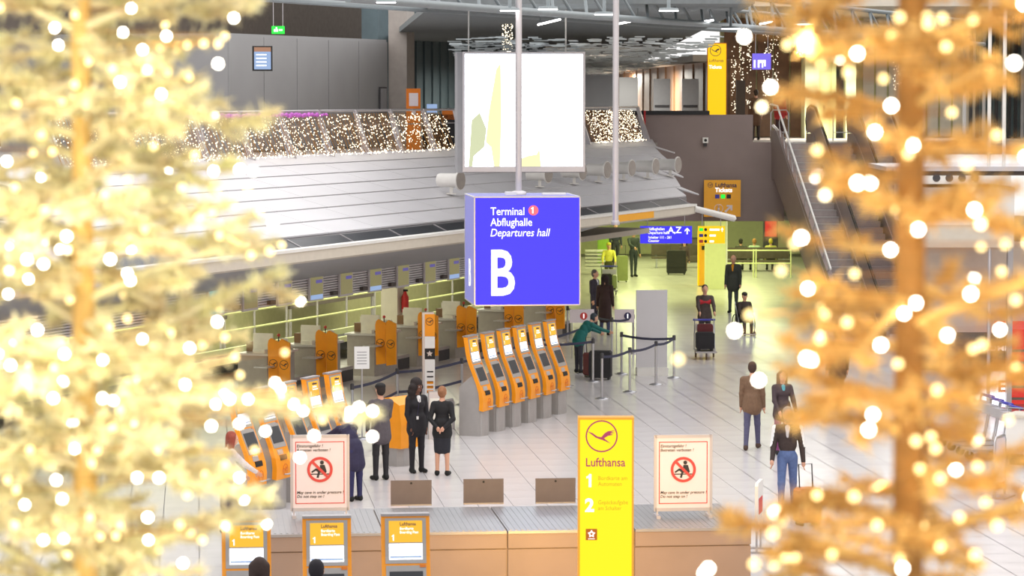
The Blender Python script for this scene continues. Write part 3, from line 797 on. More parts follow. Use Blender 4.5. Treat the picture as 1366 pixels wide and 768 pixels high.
ar = MB().prism([(.07,-.42),(.12,-.47),(.27,-.31),(.27,-.40),(.33,-.40),(.33,-.22),(.14,-.22),(.14,-.27),(.23,-.27)], -.056, -.05, 'y'); ar.build('arrow', 'poster_paper', b_)
# blue and yellow hanging direction signs
YD = 97.0; k_ = YD/FP
p = dp(888.5, 313, YD)
o = thing('direction_sign', 'long blue hanging sign pointing to departure halls A and Z', 'sign', p)
b_ = MB().bx(-34.5*k_, 34.5*k_, -.05, .05, -11.5*k_, 11.5*k_).build('panel', 'sign_blue', o)
MB().bx(-.80, -.62, -.056, -.05, .05, .22).build('pictogram', 'sign_white', b_)
text('lettering', 'Abflughallen\nDeparture halls', .095, 'sign_white', b_, -.58, -.054, .15, bold=.02, line=.95, wide=.85)
text('lettering', 'A,Z', .21, 'sign_white', b_, .06, -.054, .06, bold=.02)
text('lettering', 'Schalter 111 - 261\nCounter', .085, 'sign_white', b_, -.58, -.054, -.12, bold=.02, line=.95, wide=.9)
MB().prism([(.66,.02),(.70,.02),(.70,.16),(.76,.10),(.76,.15),(.68,.23),(.60,.15),(.60,.10),(.66,.16)], -.056, -.05, 'y').build('arrow', 'sign_white', b_)
for x in (-.6, .6): MB().tube([(x, 0, .27), (x, 0, .75), (x, 2.02, .75)], .012, 4).build('wire', 'satin_steel', o)
p = dp(949, 313, YD)
o = thing('direction_sign', 'short yellow hanging sign with three rows of icons', 'sign', p)
b_ = MB().bx(-18*k_, 18*k_, -.05, .05, -11.5*k_, 11.5*k_).build('panel', 'sign_yellow', o)
for k, c_ in enumerate(('exit_green', 'trolley_blue', 'ink_red')):
    z = .17-.19*k
    MB().bx(-.40, -.27, -.056, -.05, z-.05, z+.05).build('icon', c_, b_); MB().disc(.05, -.056, -.05, (-.19, z), 12).build('icon', 'ink_black', b_)
    MB().bx(-.06, (.26, .14, .08)[k], -.056, -.05, z-.035, z+.03).build('text_row', 'sign_white', b_)
MB().prism([(.33,.10),(.36,.10),(.36,.18),(.40,.15),(.345,.24),(.29,.15),(.33,.18)], -.056, -.05, 'y').build('arrow', 'sign_white', b_)
for x in (-.3, .3): MB().tube([(x, 0, .27), (x, 0, .75), (x, 2.02, .75)], .012, 4).build('wire', 'satin_steel', o)

# ================================================================ ESCALATORS
ET = ginv(Vector((dp(1064, 188, 98).x, 98, 0)))
def escalator(u0, wid, lab, sides):
    """rises from z=0 at the near end to z=5.5 at the landing; local y away, origin at the top front edge"""
    o = thing('escalator', lab, 'escalator', G(u0, ET[1], 0), RG, 'escalators up to the landing')
    run, rise = 9.6, 5.5
    n = 27
    sm = MB().bx(-wid/2, wid/2, 0, run/n+.05, -rise/n, 0).bx(-wid/2, wid/2, -.012, 0, -.03, .0, 1).mesh('step', ['step_grey', 'kiosk_grey'])
    for k in range(n): place('step', sm, o, (0, -run+run*k/n, rise*(k+1)/n))
    side = [(-run-1.2, 0), (-run-1.2, .15), (-run, .35), (0, rise+.3), (1.0, rise+.3), (1.0, rise-.5), (.2, rise-.7), (-run+1.2, 0)]
    for sx in sides:
        x = sx*(wid/2+.06)
        MB().prism(side, x-.05, x+.05, 'x').build('skirt', 'balustrade', o)
        b = [(-run-.9, .35), (-run-1.0, .75), (-run-.7, 1.05), (-run, 1.12), (-.2, rise+1.08), (.5, rise+1.15), (.95, rise+1.05), (1.15, rise+.75), (1.0, rise+.35), (0, rise+.28), (-run, .3)]
        MB().prism(b, x-.02, x+.02, 'x').build('balustrade', 'balustrade', o)
        path = [(x, y, z) for y, z in ((-run-.95, .4), (-run-1.08, .75), (-run-.75, 1.12), (-run, 1.2), (-.25, rise+1.16), (.5, rise+1.23), (1.02, rise+1.1), (1.22, rise+.75), (1.05, rise+.38))]
        MB().tube(path, .045, 6).build('handrail', 'rubber', o)
        MB().tube([(p[0]-.0, p[1], p[2]-.06) for p in path], .04, 6).build('handrail_track', 'steel', o)
    # side truss
    MB().prism([(-run-1.2, -.0), (-run+1.3, 0), (.4, rise-.9), (1.0, rise-.9), (1.0, rise-.4), (0, rise-.45), (-run, .02)], -wid/2-.1, wid/2+.1, 'x').build('casing', 'dark_brown', o)
    return o
u1 = ET[0]
escalator(u1, .95, 'left escalator with grey steps rising to the landing', (1,))
escalator(u1+2.45, .95, 'right escalator half hidden behind the right gold tree', (-1, 1))
# fixed stairs between them
o = thing('staircase', 'flight of fixed stairs between the two escalators', 'stairs', G(u1+1.22, ET[1]+.3), RG)
sm = MB().bx(-.56, .56, 0, .38, -.18, 0).mesh('tread', 'brown_wall')
for k in range(30): place('tread', sm, o, (0, -9.9+.33*k, .183*(k+1)))
MB().prism([(-9.9, 0), (-8.9, 0), (0, 5.1), (0, 5.3)], -.56, .56, 'x').build('stringer', 'dark_brown', o)
# open truss handrail on the left flank
o = thing('flank_rail', 'white tube railing along the left flank of the escalator', 'railing', G(u1-.62, ET[1]), RG)
MB().tube([(0, 1.4, 6.75), (0, .3, 6.7), (0, -8.2, 1.85)], .035, 6).build('handrail', 'white_paint', o)
MB().tube([(0, 1.0, 6.05), (0, .2, 5.9), (0, -8.2, 1.25)], .05, 6).build('lower_rail', 'satin_steel', o)
bm_ = MB().tube([(0, 0, -.62), (0, .25, -.1), (0, 0, .1)], .02, 5).mesh('bracket', 'satin_steel')
for k in range(12): place('bracket', bm_, o, (0, -8.0+.7*k, 1.87+.4*k))
# barrier hoops at the landing
for px, lab in ((1093, 'steel hoop barrier between the escalator heads'), (1120, 'steel hoop barrier near the lift doors')):
    P = Vector((dp(px+30, 180, 101.5).x, 101.5, 5.5)) if px == 1093 else Vector((dp(1040, 178, 102).x, 102, 5.5))
    o = thing('hoop_barrier', lab, 'barrier', P)
    MB().tube([(-.3, 0, .02), (-.3, 0, .95), (-.22, 0, 1.05), (.22, 0, 1.05), (.3, 0, .95), (.3, 0, .02)], .025, 6).build('hoop', 'steel', o)
    MB().tube([(-.3, 0, .3), (.3, 0, .3)], .02, 6).build('crossbar', 'steel', o)
# sloping wall under the flank, seen below the landing
struct('wall_escalator', MB().prism([(-10.4, 0), (-8.0, 0), (.6, 4.3), (1.2, 4.3), (1.2, 5.9), (0.1, 5.9), (-10.4, .4)], -.66, -.52, 'x'), 'brown_wall', G(u1, ET[1]), RG)
# ================================================================ CHECK-IN KIOSKS
def offs(path, d):
    out = []
    for i, p in enumerate(path):
        a = path[max(i-1, 0)]; b = path[min(i+1, len(path)-1)]
        tx, tz = b[0]-a[0], b[1]-a[1]; l = math.hypot(tx, tz)
        out.append((p[0]+tz/l*d, p[1]-tx/l*d))
    return out
FRONT = [(-.30, .52), (-.31, .70), (-.29, .88), (-.235, 1.06), (-.155, 1.26), (-.085, 1.43), (-.03, 1.58), (.0, 1.72), (.05, 2.06)]   # (y, z), front is -y
KW = .58
def kiosk(loc, rz, lab, grp):
    o = thing('checkin_kiosk', lab, 'kiosk', loc, rz, grp)
    h = KW/2
    # grey foot with rounded front, grey flank body
    ft = [(-h+.03, .20), (-h+.03, -.18), (-h+.09, -.25), (0, -.29), (h-.09, -.25), (h-.03, -.18), (h-.03, .20)]
    MB().prism(ft, 0, .54, 'z', smooth=False).build('foot', 'kiosk_grey', o)
    bd = [(.24, 0), (.24, 1.02), (-.02, 1.24), (-.13, 1.22)] + [(y+.03, z) for y, z in FRONT[:4]][::-1] + [(-.22, .5), (-.22, 0)]
    MB().prism(bd, -h+.035, h-.035, 'x').build('body', 'kiosk_grey', o)
    back = offs(FRONT, .0); bk_ = [(y+.085, z+.02) for y, z in FRONT]
    MB().prism(FRONT + bk_[::-1], -h, h, 'x').build('shell', 'orange', o)
    MB().bx(-h, h, .03, .15, 2.055, 2.085).build('top_cap', 'dull_steel', o)
    # panels that follow the front
    def face(name, za, zb, w, m, d=.006, par=None, dx=0, base=0.0):
        def at(z):
            for (y0, z0), (y1, z1) in zip(FRONT[:-1], FRONT[1:]):
                if z0 <= z <= z1: return y0 + (y1-y0)*(z-z0)/(z1-z0)
            return FRONT[-1][0]
        zs = [za] + [z for _, z in FRONT if za < z < zb] + [zb]
        pr = [(at(z)-base-d, z) for z in zs] + [(at(z)-base+.004, z) for z in zs][::-1]
        return MB().prism(pr, dx-w/2, dx+w/2, 'x').build(name, m, par or o)
    fr = face('screen_frame', 1.50, 2.03, KW-.09, 'kiosk_grey', .008)
    face('orange_display', 1.745, 2.0, KW-.18, 'screen_orange', .013, fr)
    face('white_display', 1.545, 1.73, KW-.18, 'screen_soft', .013, fr)
    ds = face('display_print', 1.565, 1.585, KW-.2, 'screen_blue', .0145, fr)
    tl = text('lettering', 'Lufthansa', .042, 'ink', fr, -.07, .03-.0165, 1.945, wide=.9, bold=.02)
    tl.rotation_euler = (-.12, 0, 0)
    tl = text('lettering', 'Bordkarte\nBoarding Pass', .033, 'sign_white', fr, -.07, .022-.0165, 1.895, wide=.9, bold=.02)
    tl.rotation_euler = (-.12, 0, 0)
    tl = text('numeral', '1', .075, 'sign_white', fr, -.17, .012-.0165, 1.765, bold=.04); tl.rotation_euler = (-.12, 0, 0)
    tp = face('touch_surround', 1.06, 1.475, KW-.10, 'kiosk_grey', .008)
    face('touch_screen', 1.14, 1.41, KW-.18, 'dark_glass', .013, tp)
    face('orange_key', 1.455, 1.485, .07, 'orange_deep', .016, tp, .2)
    face('card_reader', .945, 1.03, .20, 'satin_steel', .014, None, -.06)
    sl_ = face('ticket_slot', .845, .935, .26, 'black', .010, None, .02)
    e = emblem(.095, 'orange_deep', o, .03, -.323, .685, .12)
    MB().tube([(.0, -.31, .60), (.0, -.37, .60), (.30, -.37, .60), (.30, -.30, .60)], .012, 6).build('handle_bar', 'steel', o)
    return o
kA = [gp(640, 580)]; s0_, t0_ = cinv(kA[0]); s5_, t5_ = cinv(gp(744, 551))
names6 = ['nearest', 'second nearest', 'third nearest', 'fourth nearest', 'fifth nearest', 'farthest']
K0 = None
for k in range(6):
    f = k/5; P = C(s0_+(s5_-s0_)*f, t0_+(t5_-t0_)*f+.12, 0)
    lab = names6[k] + ' orange kiosk of the row of six right of the two women'
    if K0 is None: K0 = kiosk(P, RC, lab, 'row of six orange kiosks')
    else: dup(K0, P, RC, lab)
s0_, t0_ = cinv(gp(333, 688)); s5_, t5_ = cinv(gp(458, 649))
names5 = ['first', 'second', 'third', 'fourth', 'fifth']
for k in range(5):
    f = k/4; P = C(s0_+(s5_-s0_)*f, t0_+(t5_-t0_)*f+.12, 0)
    dup(K0, P, RC, names5[k] + ' orange kiosk, counted from the near end, of the left row behind the gold tree', 'left row of orange kiosks')
for px, lab in ((328.5, 'left one of three foreground kiosks with lit screens'), (436, 'middle one of three foreground kiosks with lit screens'), (541, 'foreground kiosk with lit screen nearest the yellow pylon')):
    py = {328.5: 693, 436: 690, 541: 687}[px]
    P = gp(px, py, 2.07); P.z = 0
    dup(K0, P, RG, lab, 'foreground kiosks facing the camera')
# low orange pedestal behind the first woman
P = gp(533, 620)
o = thing('bag_drop_pedestal', 'low orange pedestal behind the woman in the trouser suit', 'pedestal', P, RC+R(-18))
MB().prism([(-.24, .2), (-.24, -.14), (-.12, -.22), (.12, -.22), (.24, -.14), (.24, .2)], 0, .35, 'z').build('foot', 'kiosk_grey', o)
MB().prism([(-.26, .35), (-.27, .8), (-.22, 1.18), (.05, 1.32), (.16, 1.3), (.2, .35)], -.26, .26, 'x').build('shell', 'orange', o)
emblem(.11, 'orange_deep', o, .0, -.275, .80, .12)

# ---- totem sign
P = gp(571, 560)
o = thing('totem', 'slim white information totem behind the two women', 'totem', P, RG)
W = .125; Hh = (560-415)*P.y/FP
tb = MB().bx(-W, W, -.08, .08, .02, Hh).build('body', 'satin_steel', o)
MB().bx(-.3, .3, -.25, .25, 0, .02).build('base_plate', 'dull_steel', o)
MB().bx(-W+.05, W+.02, -.09, -.08, Hh-.52, Hh-.04).build('orange_panel', 'orange', o)
e = emblem(.085, 'ink_black', o, .03, -.094, Hh-.20, .12)
MB().bx(-W+.05, W+.02, -.09, -.08, Hh-.78, Hh-.53).build('white_panel', 'white_matt', o); MB().bx(-W+.05, W+.02, -.092, -.08, Hh-1.02, Hh-.79).build('black_panel', 'charcoal', o)
wp_ = MB().bx(-W+.05, W+.02, -.09, -.08, .4, Hh-1.03).build('list_panel', 'white_matt', o)
for k in range(5): MB().bx(-.03, .11, -.094, -.09, 1.05-k*.11, 1.08-k*.11).build('text_row', 'ink_black', wp_)
for k in range(3): MB().bx(-.03, .11, -.094, -.09, .80-k*.10, .86-k*.10).build('orange_mark', 'orange', wp_)
st = [(math.cos(R(90+36*k))*(.07 if k % 2 == 0 else .035)+.03, math.sin(R(90+36*k))*(.07 if k % 2 == 0 else .035)+Hh-.9) for k in range(10)]
MB().prism(st[::-1], -.096, -.09, 'y').build('star_mark', 'satin_steel', o)
P = gp(586, 585); o = thing('counter_lectern', 'pale grey angular lectern between the two women', 'lectern', P, RG)
MB().prism([(-.22, 0), (.16, 0), (.16, .75), (-.02, .98), (-.22, .98)], -.12, .12, 'y').build('body', 'satin_steel', o)
MB().bx(-.2, .0, -.128, -.12, .35, .85).build('sheet', 'paper', o)
P = gp(483, 585); o = thing('info_stand', 'small white paper notice on a stand by the check-in desks', 'sign', P, RG)
zt = (585-461)*P.y/FP; 
MB().tube([(0, 0, .02), (0, 0, zt-.45)], .02, 6).build('post', 'steel', o); MB().lathe([(.17, 0), (.17, .02), (.03, .04)], 14).build('foot', 'steel', o)
pn = MB().bx(-.155, .155, -.02, .02, zt-.46, zt).build('board', 'white_matt', o)
for k in range(5): MB().bx(-.10, .10, -.024, -.02, zt-.12-k*.06, zt-.105-k*.06).build('text_row', 'grey_paint', pn)

# ================================================================ CHECK-IN DESKS
def desk(loc, lab, pair=True):
    o = thing('checkin_desk', lab, 'desk', loc, RC, 'check-in desks')
    MB().bx(-.75, .75, .0, .75, .0, 1.02).build('body', 'mid_grey', o)
    MB().bx(-.80, .80, -.08, .80, 1.02, 1.07).build('worktop', 'satin_steel', o)
    MB().bx(.85, 1.75, .1, .6, .28, .36).build('baggage_scale', 'dull_steel', o)
    MB().bx(.85, 1.75, .1, 1.0, 0, .28).build('scale_base', 'dark_grey', o)
    MB().bx(-1.25, -.80, -.25, .1, .78, .81).build('writing_shelf', 'satin_steel', o)
    for k, (x, ya) in enumerate(((-.96, -.69), (-.82, -.35))):
        pf = [(ya, .34), (ya+.26, .30), (ya+.28, 1.30), (ya+.26, 1.40), (ya+.20, 1.45), (ya, 1.36)]
        d = MB().prism(pf, x-.03, x+.03, 'x').build('divider', 'orange', o)
        # emblem on the end face of each divider, facing the queue
        e = emblem(.11, 'ink_black', d, 0, 0, 0, .1); e.rotation_euler = (0, 0, -math.pi/2); e.location = (x-.032, ya+.14, .85)
    mn = MB().bx(-.45, -.40, .0, .50, 1.12, 1.52).bx(-.44, -.41, .26, .32, 1.07, 1.12).build('monitor', 'paper', o)
    MB().bx(.30, .62, .55, .75, 1.07, 1.42).build('screen_back', 'cream_paint', o); MB().bx(.62, .72, .15, .3, 1.07, 1.32).build('bottle', 'paper', o)
    MB().bx(-.2, .2, .1, .3, 1.07, 1.12).build('leaflet_tray', 'wood_wall', o)
    MB().bx(.25, .55, .2, .5, 1.07, 1.25).build('printer', 'cream_paint', o)
    MB().tube([(.1, .1, 1.07), (.1, .1, 1.42)], .015, 5).build('lamp_stem', 'dark_grey', o); MB().ball((.1, .1, 1.44), .04, 6, 4).build('call_lamp', 'ink_red', o)
    MB().bx(-.68, -.5, .1, .4, 1.07, 1.16).build('paper_pile', 'paper', o)
    MB().prism([(.0, 1.07), (.42, 1.07), (.36, 1.2), (.2, 1.26), (.05, 1.18)], .62, .70, 'x').build('cardboard_tray', 'cream_paint', o)
    MB().bx(.0, .05, .35, .72, 1.10, 1.44).build('second_monitor', 'paper', o); MB().bx(-.3, -.1, .55, .75, 1.07, 1.3).build('file_box', 'wood_wall', o)
    return o
D0 = None
dk_pos = []
for px, py, lab, t in ((385, 560, 'check-in desk with orange dividers half hidden behind the gold tree', 29.6), (448, 527, 'check-in desk with orange dividers second from the left', 29.6), (527, 494, 'check-in desk with orange dividers above the small white notice', 29.6),
                    (583, 470, 'check-in desk with orange divider right of the totem', 29.6), (634, 455, 'check-in desk behind the nearest kiosks of the row', 29.6), (697, 430, 'check-in desk just under the blue cube sign', 29.6), (752, 420, 'farthest check-in desk beside the round pictogram panel', 29.6)):
    s = s_at(px, t) + .8; P = C(s, t+.6, 0)
    if D0 is None: D0 = desk(P, lab)
    else: dup(D0, P, RC, lab)
# baggage belt and rails behind the desks
o = thing('baggage_conveyor', 'long steel baggage conveyor behind the check-in desks', 'conveyor', C(50, 33.0, 0), RC)
MB().bx(0, 40, 0, 1.2, .25, .45).build('belt', 'charcoal', o)
for y in (0, 1.2): MB().bx(0, 40, y-.04, y+.04, .45, .60).build('side_rail', 'pale_green', o)
lm = MB().bx(-.04, .04, .05, 1.15, 0, .25).mesh('leg', 'dull_steel')
for k in range(20): place('leg', lm, o, (1+2*k, 0, 0))
o = thing('back_railing', 'row of tall posts and rails in the green lit area behind the desks', 'railing', C(50, 35.0, 0), RC)
for z in (.9, 1.35, 1.8): MB().tube([(0, 0, z), (40, 0, z)], .03, 5).build('rail', 'lit_green', o)
pm = MB().tube([(0, 0, 0), (0, 0, 2.9)], .035, 6).mesh('post', 'satin_steel')
for k in range(21): place('post', pm, o, (2*k, 0, 0))
for k, (a, b, z0, z1, lab) in enumerate(((52, 57, .8, 2.5, 'leftmost'), (60, 63.5, 1.2, 2.3, 'second'), (67, 73, 1.0, 2.4, 'third'), (77, 83, 1.0, 2.4, 'rightmost'))):
    o = thing('back_partition', lab + ' brown partition from the left in the green area behind the desks', 'partition', C(a, 36.3, 0), RC, 'partitions behind the desks')
    MB().bx(0, b-a, 0, .1, z0, z1).build('panel', 'umber', o); MB().bx(0, b-a, -.02, .12, z1, z1+.06).build('cap', 'lit_green', o)
    for x in (.1, b-a-.1): MB().bx(x-.04, x+.04, .02, .08, 0, z0).build('post', 'satin_steel', o)
for px, lab in ((407, 'left lit wall window behind the check-in desks'), (495, 'lit wall window in the middle behind the desks'), (560, 'right lit wall window behind the desks')):
    s = s_at(px, 37.4)
    o = thing('lit_wall_window', lab, 'light', C(s, 37.45, 2.15), RC, 'lit panels on the back wall')
    MB().bx(-1.6, 1.6, -.03, .03, 0, .55).build('diffuser', 'back_glow', o); MB().bx(-1.65, 1.65, -.02, .04, -.05, 0).bx(-1.65, 1.65, -.02, .04, .55, .6).build('frame', 'dull_steel', o)
P = C(s_at(540, 31.8), 31.8, 0)
o = thing('fire_extinguisher', 'red fire extinguisher on the column behind the desks', 'extinguisher', P + Vector((0, 0, 1.15)), 0)
MB().lathe([(.02, 0), (.10, .03), (.10, .45), (.05, .55), (.04, .6)], 12).build('cylinder', 'red', o); MB().bx(-.05, .08, -.02, .02, .6, .66).build('handle', 'black', o)
struct('column_checkin', MB().bx(-.25, .25, .12, .6, 0, 3.0), 'cream_paint', P, RC)
# ---- flight information screens on the fascia
F0 = None
for k, (px, m1, m2, lab) in enumerate(((289, 'screen_cyan', 'screen_yellow', 'cyan lit counter screen leftmost on the louvred fascia'), (335, 'screen_yellow', 'screen_violet', 'counter screen next right of the cyan one on the fascia'),
        (381, 'screen_yellow', 'screen_violet', 'dim counter screen third from the left on the fascia'), (423, 'screen_yellow', 'screen_violet', 'counter screen with a pale foot, fourth from the left on the fascia'), (463, 'screen_yellow', 'screen_violet', 'counter screen fifth from the left on the fascia'),
        (502, 'screen_yellow', 'screen_violet', 'counter screen sixth from the left on the fascia'), (539, 'screen_yellow', 'screen_violet', 'counter screen seventh from the left on the fascia'), (575, 'screen_yellow', 'screen_violet', 'counter screen eighth from the left on the fascia'), (607, 'screen_yellow', 'screen_violet', 'counter screen beside the blue cube sign on the fascia'))):
    P = C(s_at(px, 27.4), 27.44, 2.62)
    o = thing('counter_screen', lab, 'screen', P, RC, 'screens on the check-in fascia')
    MB().bx(-.36, .36, -.02, .03, -.03, .55).build('frame', 'satin_steel', o)
    MB().bx(-.31, .31, -.026, -.02, .10 if k in (3, 5, 8) else .02, .51).build('display', m1, o)
    if k in (3, 5, 8): MB().bx(-.31, .31, -.026, -.02, .0, .10).build('display_foot', 'screen_blue', o)
    if k == 0: MB().bx(-.15, .2, -.03, -.026, .16, .33).build('yellow_mark', m2, o)
    else: MB().bx(-.05, .27, -.03, -.026, .35, .42).build('violet_line', m2, o)
    MB().bx(-.78, -.52, -.05, .03, .03, .12).build('number_plate', 'dark_brown', o)

# ================================================================ QUEUE BARRIERS
ST = {}
def stanchion(key, px, py, lab):
    P = gp(px, py); o = thing('barrier_post', lab, 'barrier', P, 0, 'steel queue barrier posts'); ST[key] = (o, P)
    MB().lathe([(.17, 0), (.17, .012), (.10, .035), (.035, .05)], 16).build('foot', 'steel', o)
    MB().lathe([(.030, .05), (.030, 1.0)], 10).build('post', 'steel', o)
    MB().lathe([(.042, .95), (.042, 1.06), (.03, 1.075)], 10).build('head', 'dark_grey', o)
for key, px, py, lab in (('A', 803, 532, 'nearest queue post in front of the white board'), ('B', 840, 523, 'queue post left of the white board foot'), ('C', 875, 513, 'queue post in front of the white board'), ('D', 899, 504, 'queue post right of the white board'),
        ('E', 829, 499, 'queue post just left of the white board'), ('F', 791, 509, 'queue post beside the dark suitcase'), ('G', 816, 476, 'queue post behind the suitcase by the dark coat'), ('H', 845, 471, 'queue post touching the left edge of the white board'),
        ('I', 780, 487, 'queue post behind the teal jacket'), ('J', 757, 458, 'queue post beside the farthest check-in desk'), ('L', 530, 556, 'queue post left of the totem'), ('N', 616, 540, 'queue post left of the row of six kiosks'), ('O', 470, 580, 'queue post behind the small white notice'), ('Q', 700, 512, 'queue post behind the kiosk row')): stanchion(key, px, py, lab)
def belt(a, b, z=.99, mt='belt_blue'):
    o, P = ST[a]; d = ST[b][1] - P; L = d.length; n = Vector((-d.y, d.x, 0)).normalized()*.004
    m = MB(); seg = 5
    for k in range(seg):
        f0, f1 = k/seg, (k+1)/seg; z0, z1 = z-.05*math.sin(math.pi*f0), z-.05*math.sin(math.pi*f1)
        p, q = d*f0, d*f1
        m.add([p-n+Vector((0,0,z0-.03)), q-n+Vector((0,0,z1-.03)), q-n+Vector((0,0,z1+.03)), p-n+Vector((0,0,z0+.03)),
               p+n+Vector((0,0,z0-.03)), q+n+Vector((0,0,z1-.03)), q+n+Vector((0,0,z1+.03)), p+n+Vector((0,0,z0+.03))],
              [(0,1,2,3),(7,6,5,4),(0,4,5,1),(3,2,6,7)])
    m.build('belt', mt, o)
for a, b in (('A','B'),('B','C'),('C','D'),('D','E'),('F','Q'),('G','H'),('J','G'),('L','N'),('O','L'),('N','Q'),('I','Q')): belt(a, b)
belt('L', 'N', .55); belt('O', 'L', .55)
# pictogram panels
for px, py, c_, lab in ((776, 478, 'ink_red', 'white panel with a red round pictogram near the farthest desk'), (833, 472, 'ink', 'white panel with a dark blue round pictogram by the white board')):
    P = gp(px, py); o = thing('pictogram_panel', lab, 'sign', P, RG, 'pictogram panels in the queue')
    hh = .5*33/FP*P.y if px == 776 else .5*27/FP*P.y; z1 = (py-412)/FP*P.y; z0 = z1 - 18/FP*P.y
    pn = MB().bx(-hh, hh, -.015, .015, z0, z1).build('panel', 'poster_paper', o)
    MB().disc(.10, -.022, -.015, (.05 if px == 776 else hh*.3, (z0+z1)/2), 18).build('pictogram', c_, pn)
    MB().bx(.035 if px == 776 else hh*.3-.015, .065 if px == 776 else hh*.3+.015, -.026, -.022, (z0+z1)/2-.06, (z0+z1)/2+.06).build('arrow', 'sign_white', pn)
    for x in (-hh*.8, hh*.8): MB().tube([(x, 0, .0), (x, 0, z0)], .015, 6).build('leg', 'steel', o)
# blank white board
P = gp(869, 500); o = thing('blank_board', 'tall blank white board standing in the queue', 'board', P, RG)
hh = .5*42/FP*P.y; zt = (500-386)/FP*P.y
MB().bx(-hh, hh, -.03, .03, .16, zt).build('panel', 'roof_panel', o)
MB().prism([(-hh, 0), (hh, 0), (hh, .2), (-hh, .2)], -.22, .12, 'y').build('foot', 'white_paint', o)
# steel guard rail behind the women
o = thing('guard_rail', 'low steel guard rail behind the totem', 'rail', gp(500, 600), RC)
MB().tube([(0, 0, 0), (0, 0, .55), (.06, 0, .62), (4.1, 0, .62), (4.16, 0, .55), (4.16, 0, 0)], .035, 8).build('rail', 'satin_steel', o)
MB().tube([(0, 0, .3), (4.16, 0, .3)], .025, 6).build('lower_rail', 'dull_steel', o)

# ================================================================ LUGGAGE
def suitcase(name, loc, rz, w, d, h, m, lab, handle=True, grp=None):
    o = thing(name, lab, 'suitcase', loc, rz, grp)
    r = .04
    pr = [(-w/2+r, .05), (w/2-r, .05), (w/2, .05+r), (w/2, h-r), (w/2-r, h), (-w/2+r, h), (-w/2, h-r), (-w/2, .05+r)]
    MB().prism(pr, -d/2, d/2, 'y').build('shell', m, o)
    for sx in (-1, 1): MB().prism([(sx*(w/2-.06)+.03*math.cos(a*.785), .03+.03*math.sin(a*.785)) for a in range(8)], -d/2+.01, d/2-.01, 'y').build('wheel', 'rubber', o)
    MB().bx(-w/2+.05, w/2-.05, -d/2-.015, -d/2, h*.3, h*.8).build('pocket', m, o)
    if handle: MB().tube([(-w*.3, .05, h-.02), (-w*.3, .1, h+.38), (w*.3, .1, h+.38), (w*.3, .05, h-.02)], .012, 6).build('pull_handle', 'dark_grey', o)
    return o
mat('case_orange', srgb(196, 120, 60), .6); mat('case_black', srgb(34, 32, 36), .7); mat('case_maroon', srgb(100, 40, 44), .7); mat('case_green', srgb(140, 150, 96), .6); mat('case_lime', srgb(150, 190, 70), .5)
suitcase('suitcase', gp(1077, 700), R(20), .40, .25, .62, 'case_orange', 'orange suitcase pulled by the man in the striped track jacket')
suitcase('suitcase', gp(801, 506), R(-10), .55, .3, .72, 'case_black', 'dark suitcase standing between the queue posts', False)
suitcase('suitcase', gp(789, 503), R(30), .35, .25, .62, 'case_maroon', 'dark red suitcase behind the dark one in the queue')
suitcase('suitcase', gp(902, 366), 0, .75, .4, .95, 'case_black', 'large dark suitcase beside the seated woman in the concourse')
def trolley(loc, rz, lab):
    o = thing('luggage_trolley', lab, 'trolley', loc, rz, 'luggage trolleys')
    MB().bx(-.28, .28, -.45, .4, .18, .22).build('deck', 'dull_steel', o)
    MB().tube([(-.28, .4, .2), (-.26, .55, 1.0), (.26, .55, 1.0), (.28, .4, .2)], .02, 6).build('push_frame', 'steel', o)
    MB().tube([(-.3, .57, 1.0), (.3, .57, 1.0)], .03, 6).build('handle', 'trolley_blue', o)
    MB().bx(-.24, .24, .35, .52, .72, .90).build('basket', 'satin_steel', o)
    for x, y in ((-.24, .35), (.24, .35), (0, -.4)): MB().tube([(x-.02, y, .09), (x+.02, y, .09)], .09, 10).build('wheel', 'rubber', o)
    for x, y in ((-.24, .35), (.24, .35), (0, -.4)): MB().bx(x-.03, x+.03, y-.02, y+.02, .1, .19).build('fork', 'dull_steel', o)
    return o
P = gp(941, 478); trolley(P, 0, 'luggage trolley pushed by the man with the red stripe')
suitcase('suitcase', P + Vector((-.02, -.1, .22)), 0, .5, .3, .5, 'case_black', 'black suitcase on the trolley pushed by the man with the red stripe', False)
suitcase('suitcase', P + Vector((.0, .17, .22)), 0, .42, .2, .7, 'case_maroon', 'upright dark red suitcase at the rear of the red stripe trolley', False)
P = gp(813, 394); trolley(P, 0, 'luggage trolley pushed by the person in yellow')
suitcase('suitcase', P + Vector((-.1, -.1, .22)), 0, .36, .3, .55, 'case_black', 'black suitcase on the trolley of the person in yellow', False)
suitcase('suitcase', P + Vector((.17, -.1, .22)), 0, .16, .3, .5, 'case_green', 'narrow green bag on the trolley of the person in yellow', False)
suitcase('suitcase', gp(830, 376), 0, .42, .3, 1.0, 'case_green', 'tall green suitcase beside the person in yellow')
suitcase('backpack', gp(805, 352) + Vector((0, 0, 0)), 0, .5, .3, 1.35, 'case_lime', 'tall lime green travel bag under the roof edge', False)

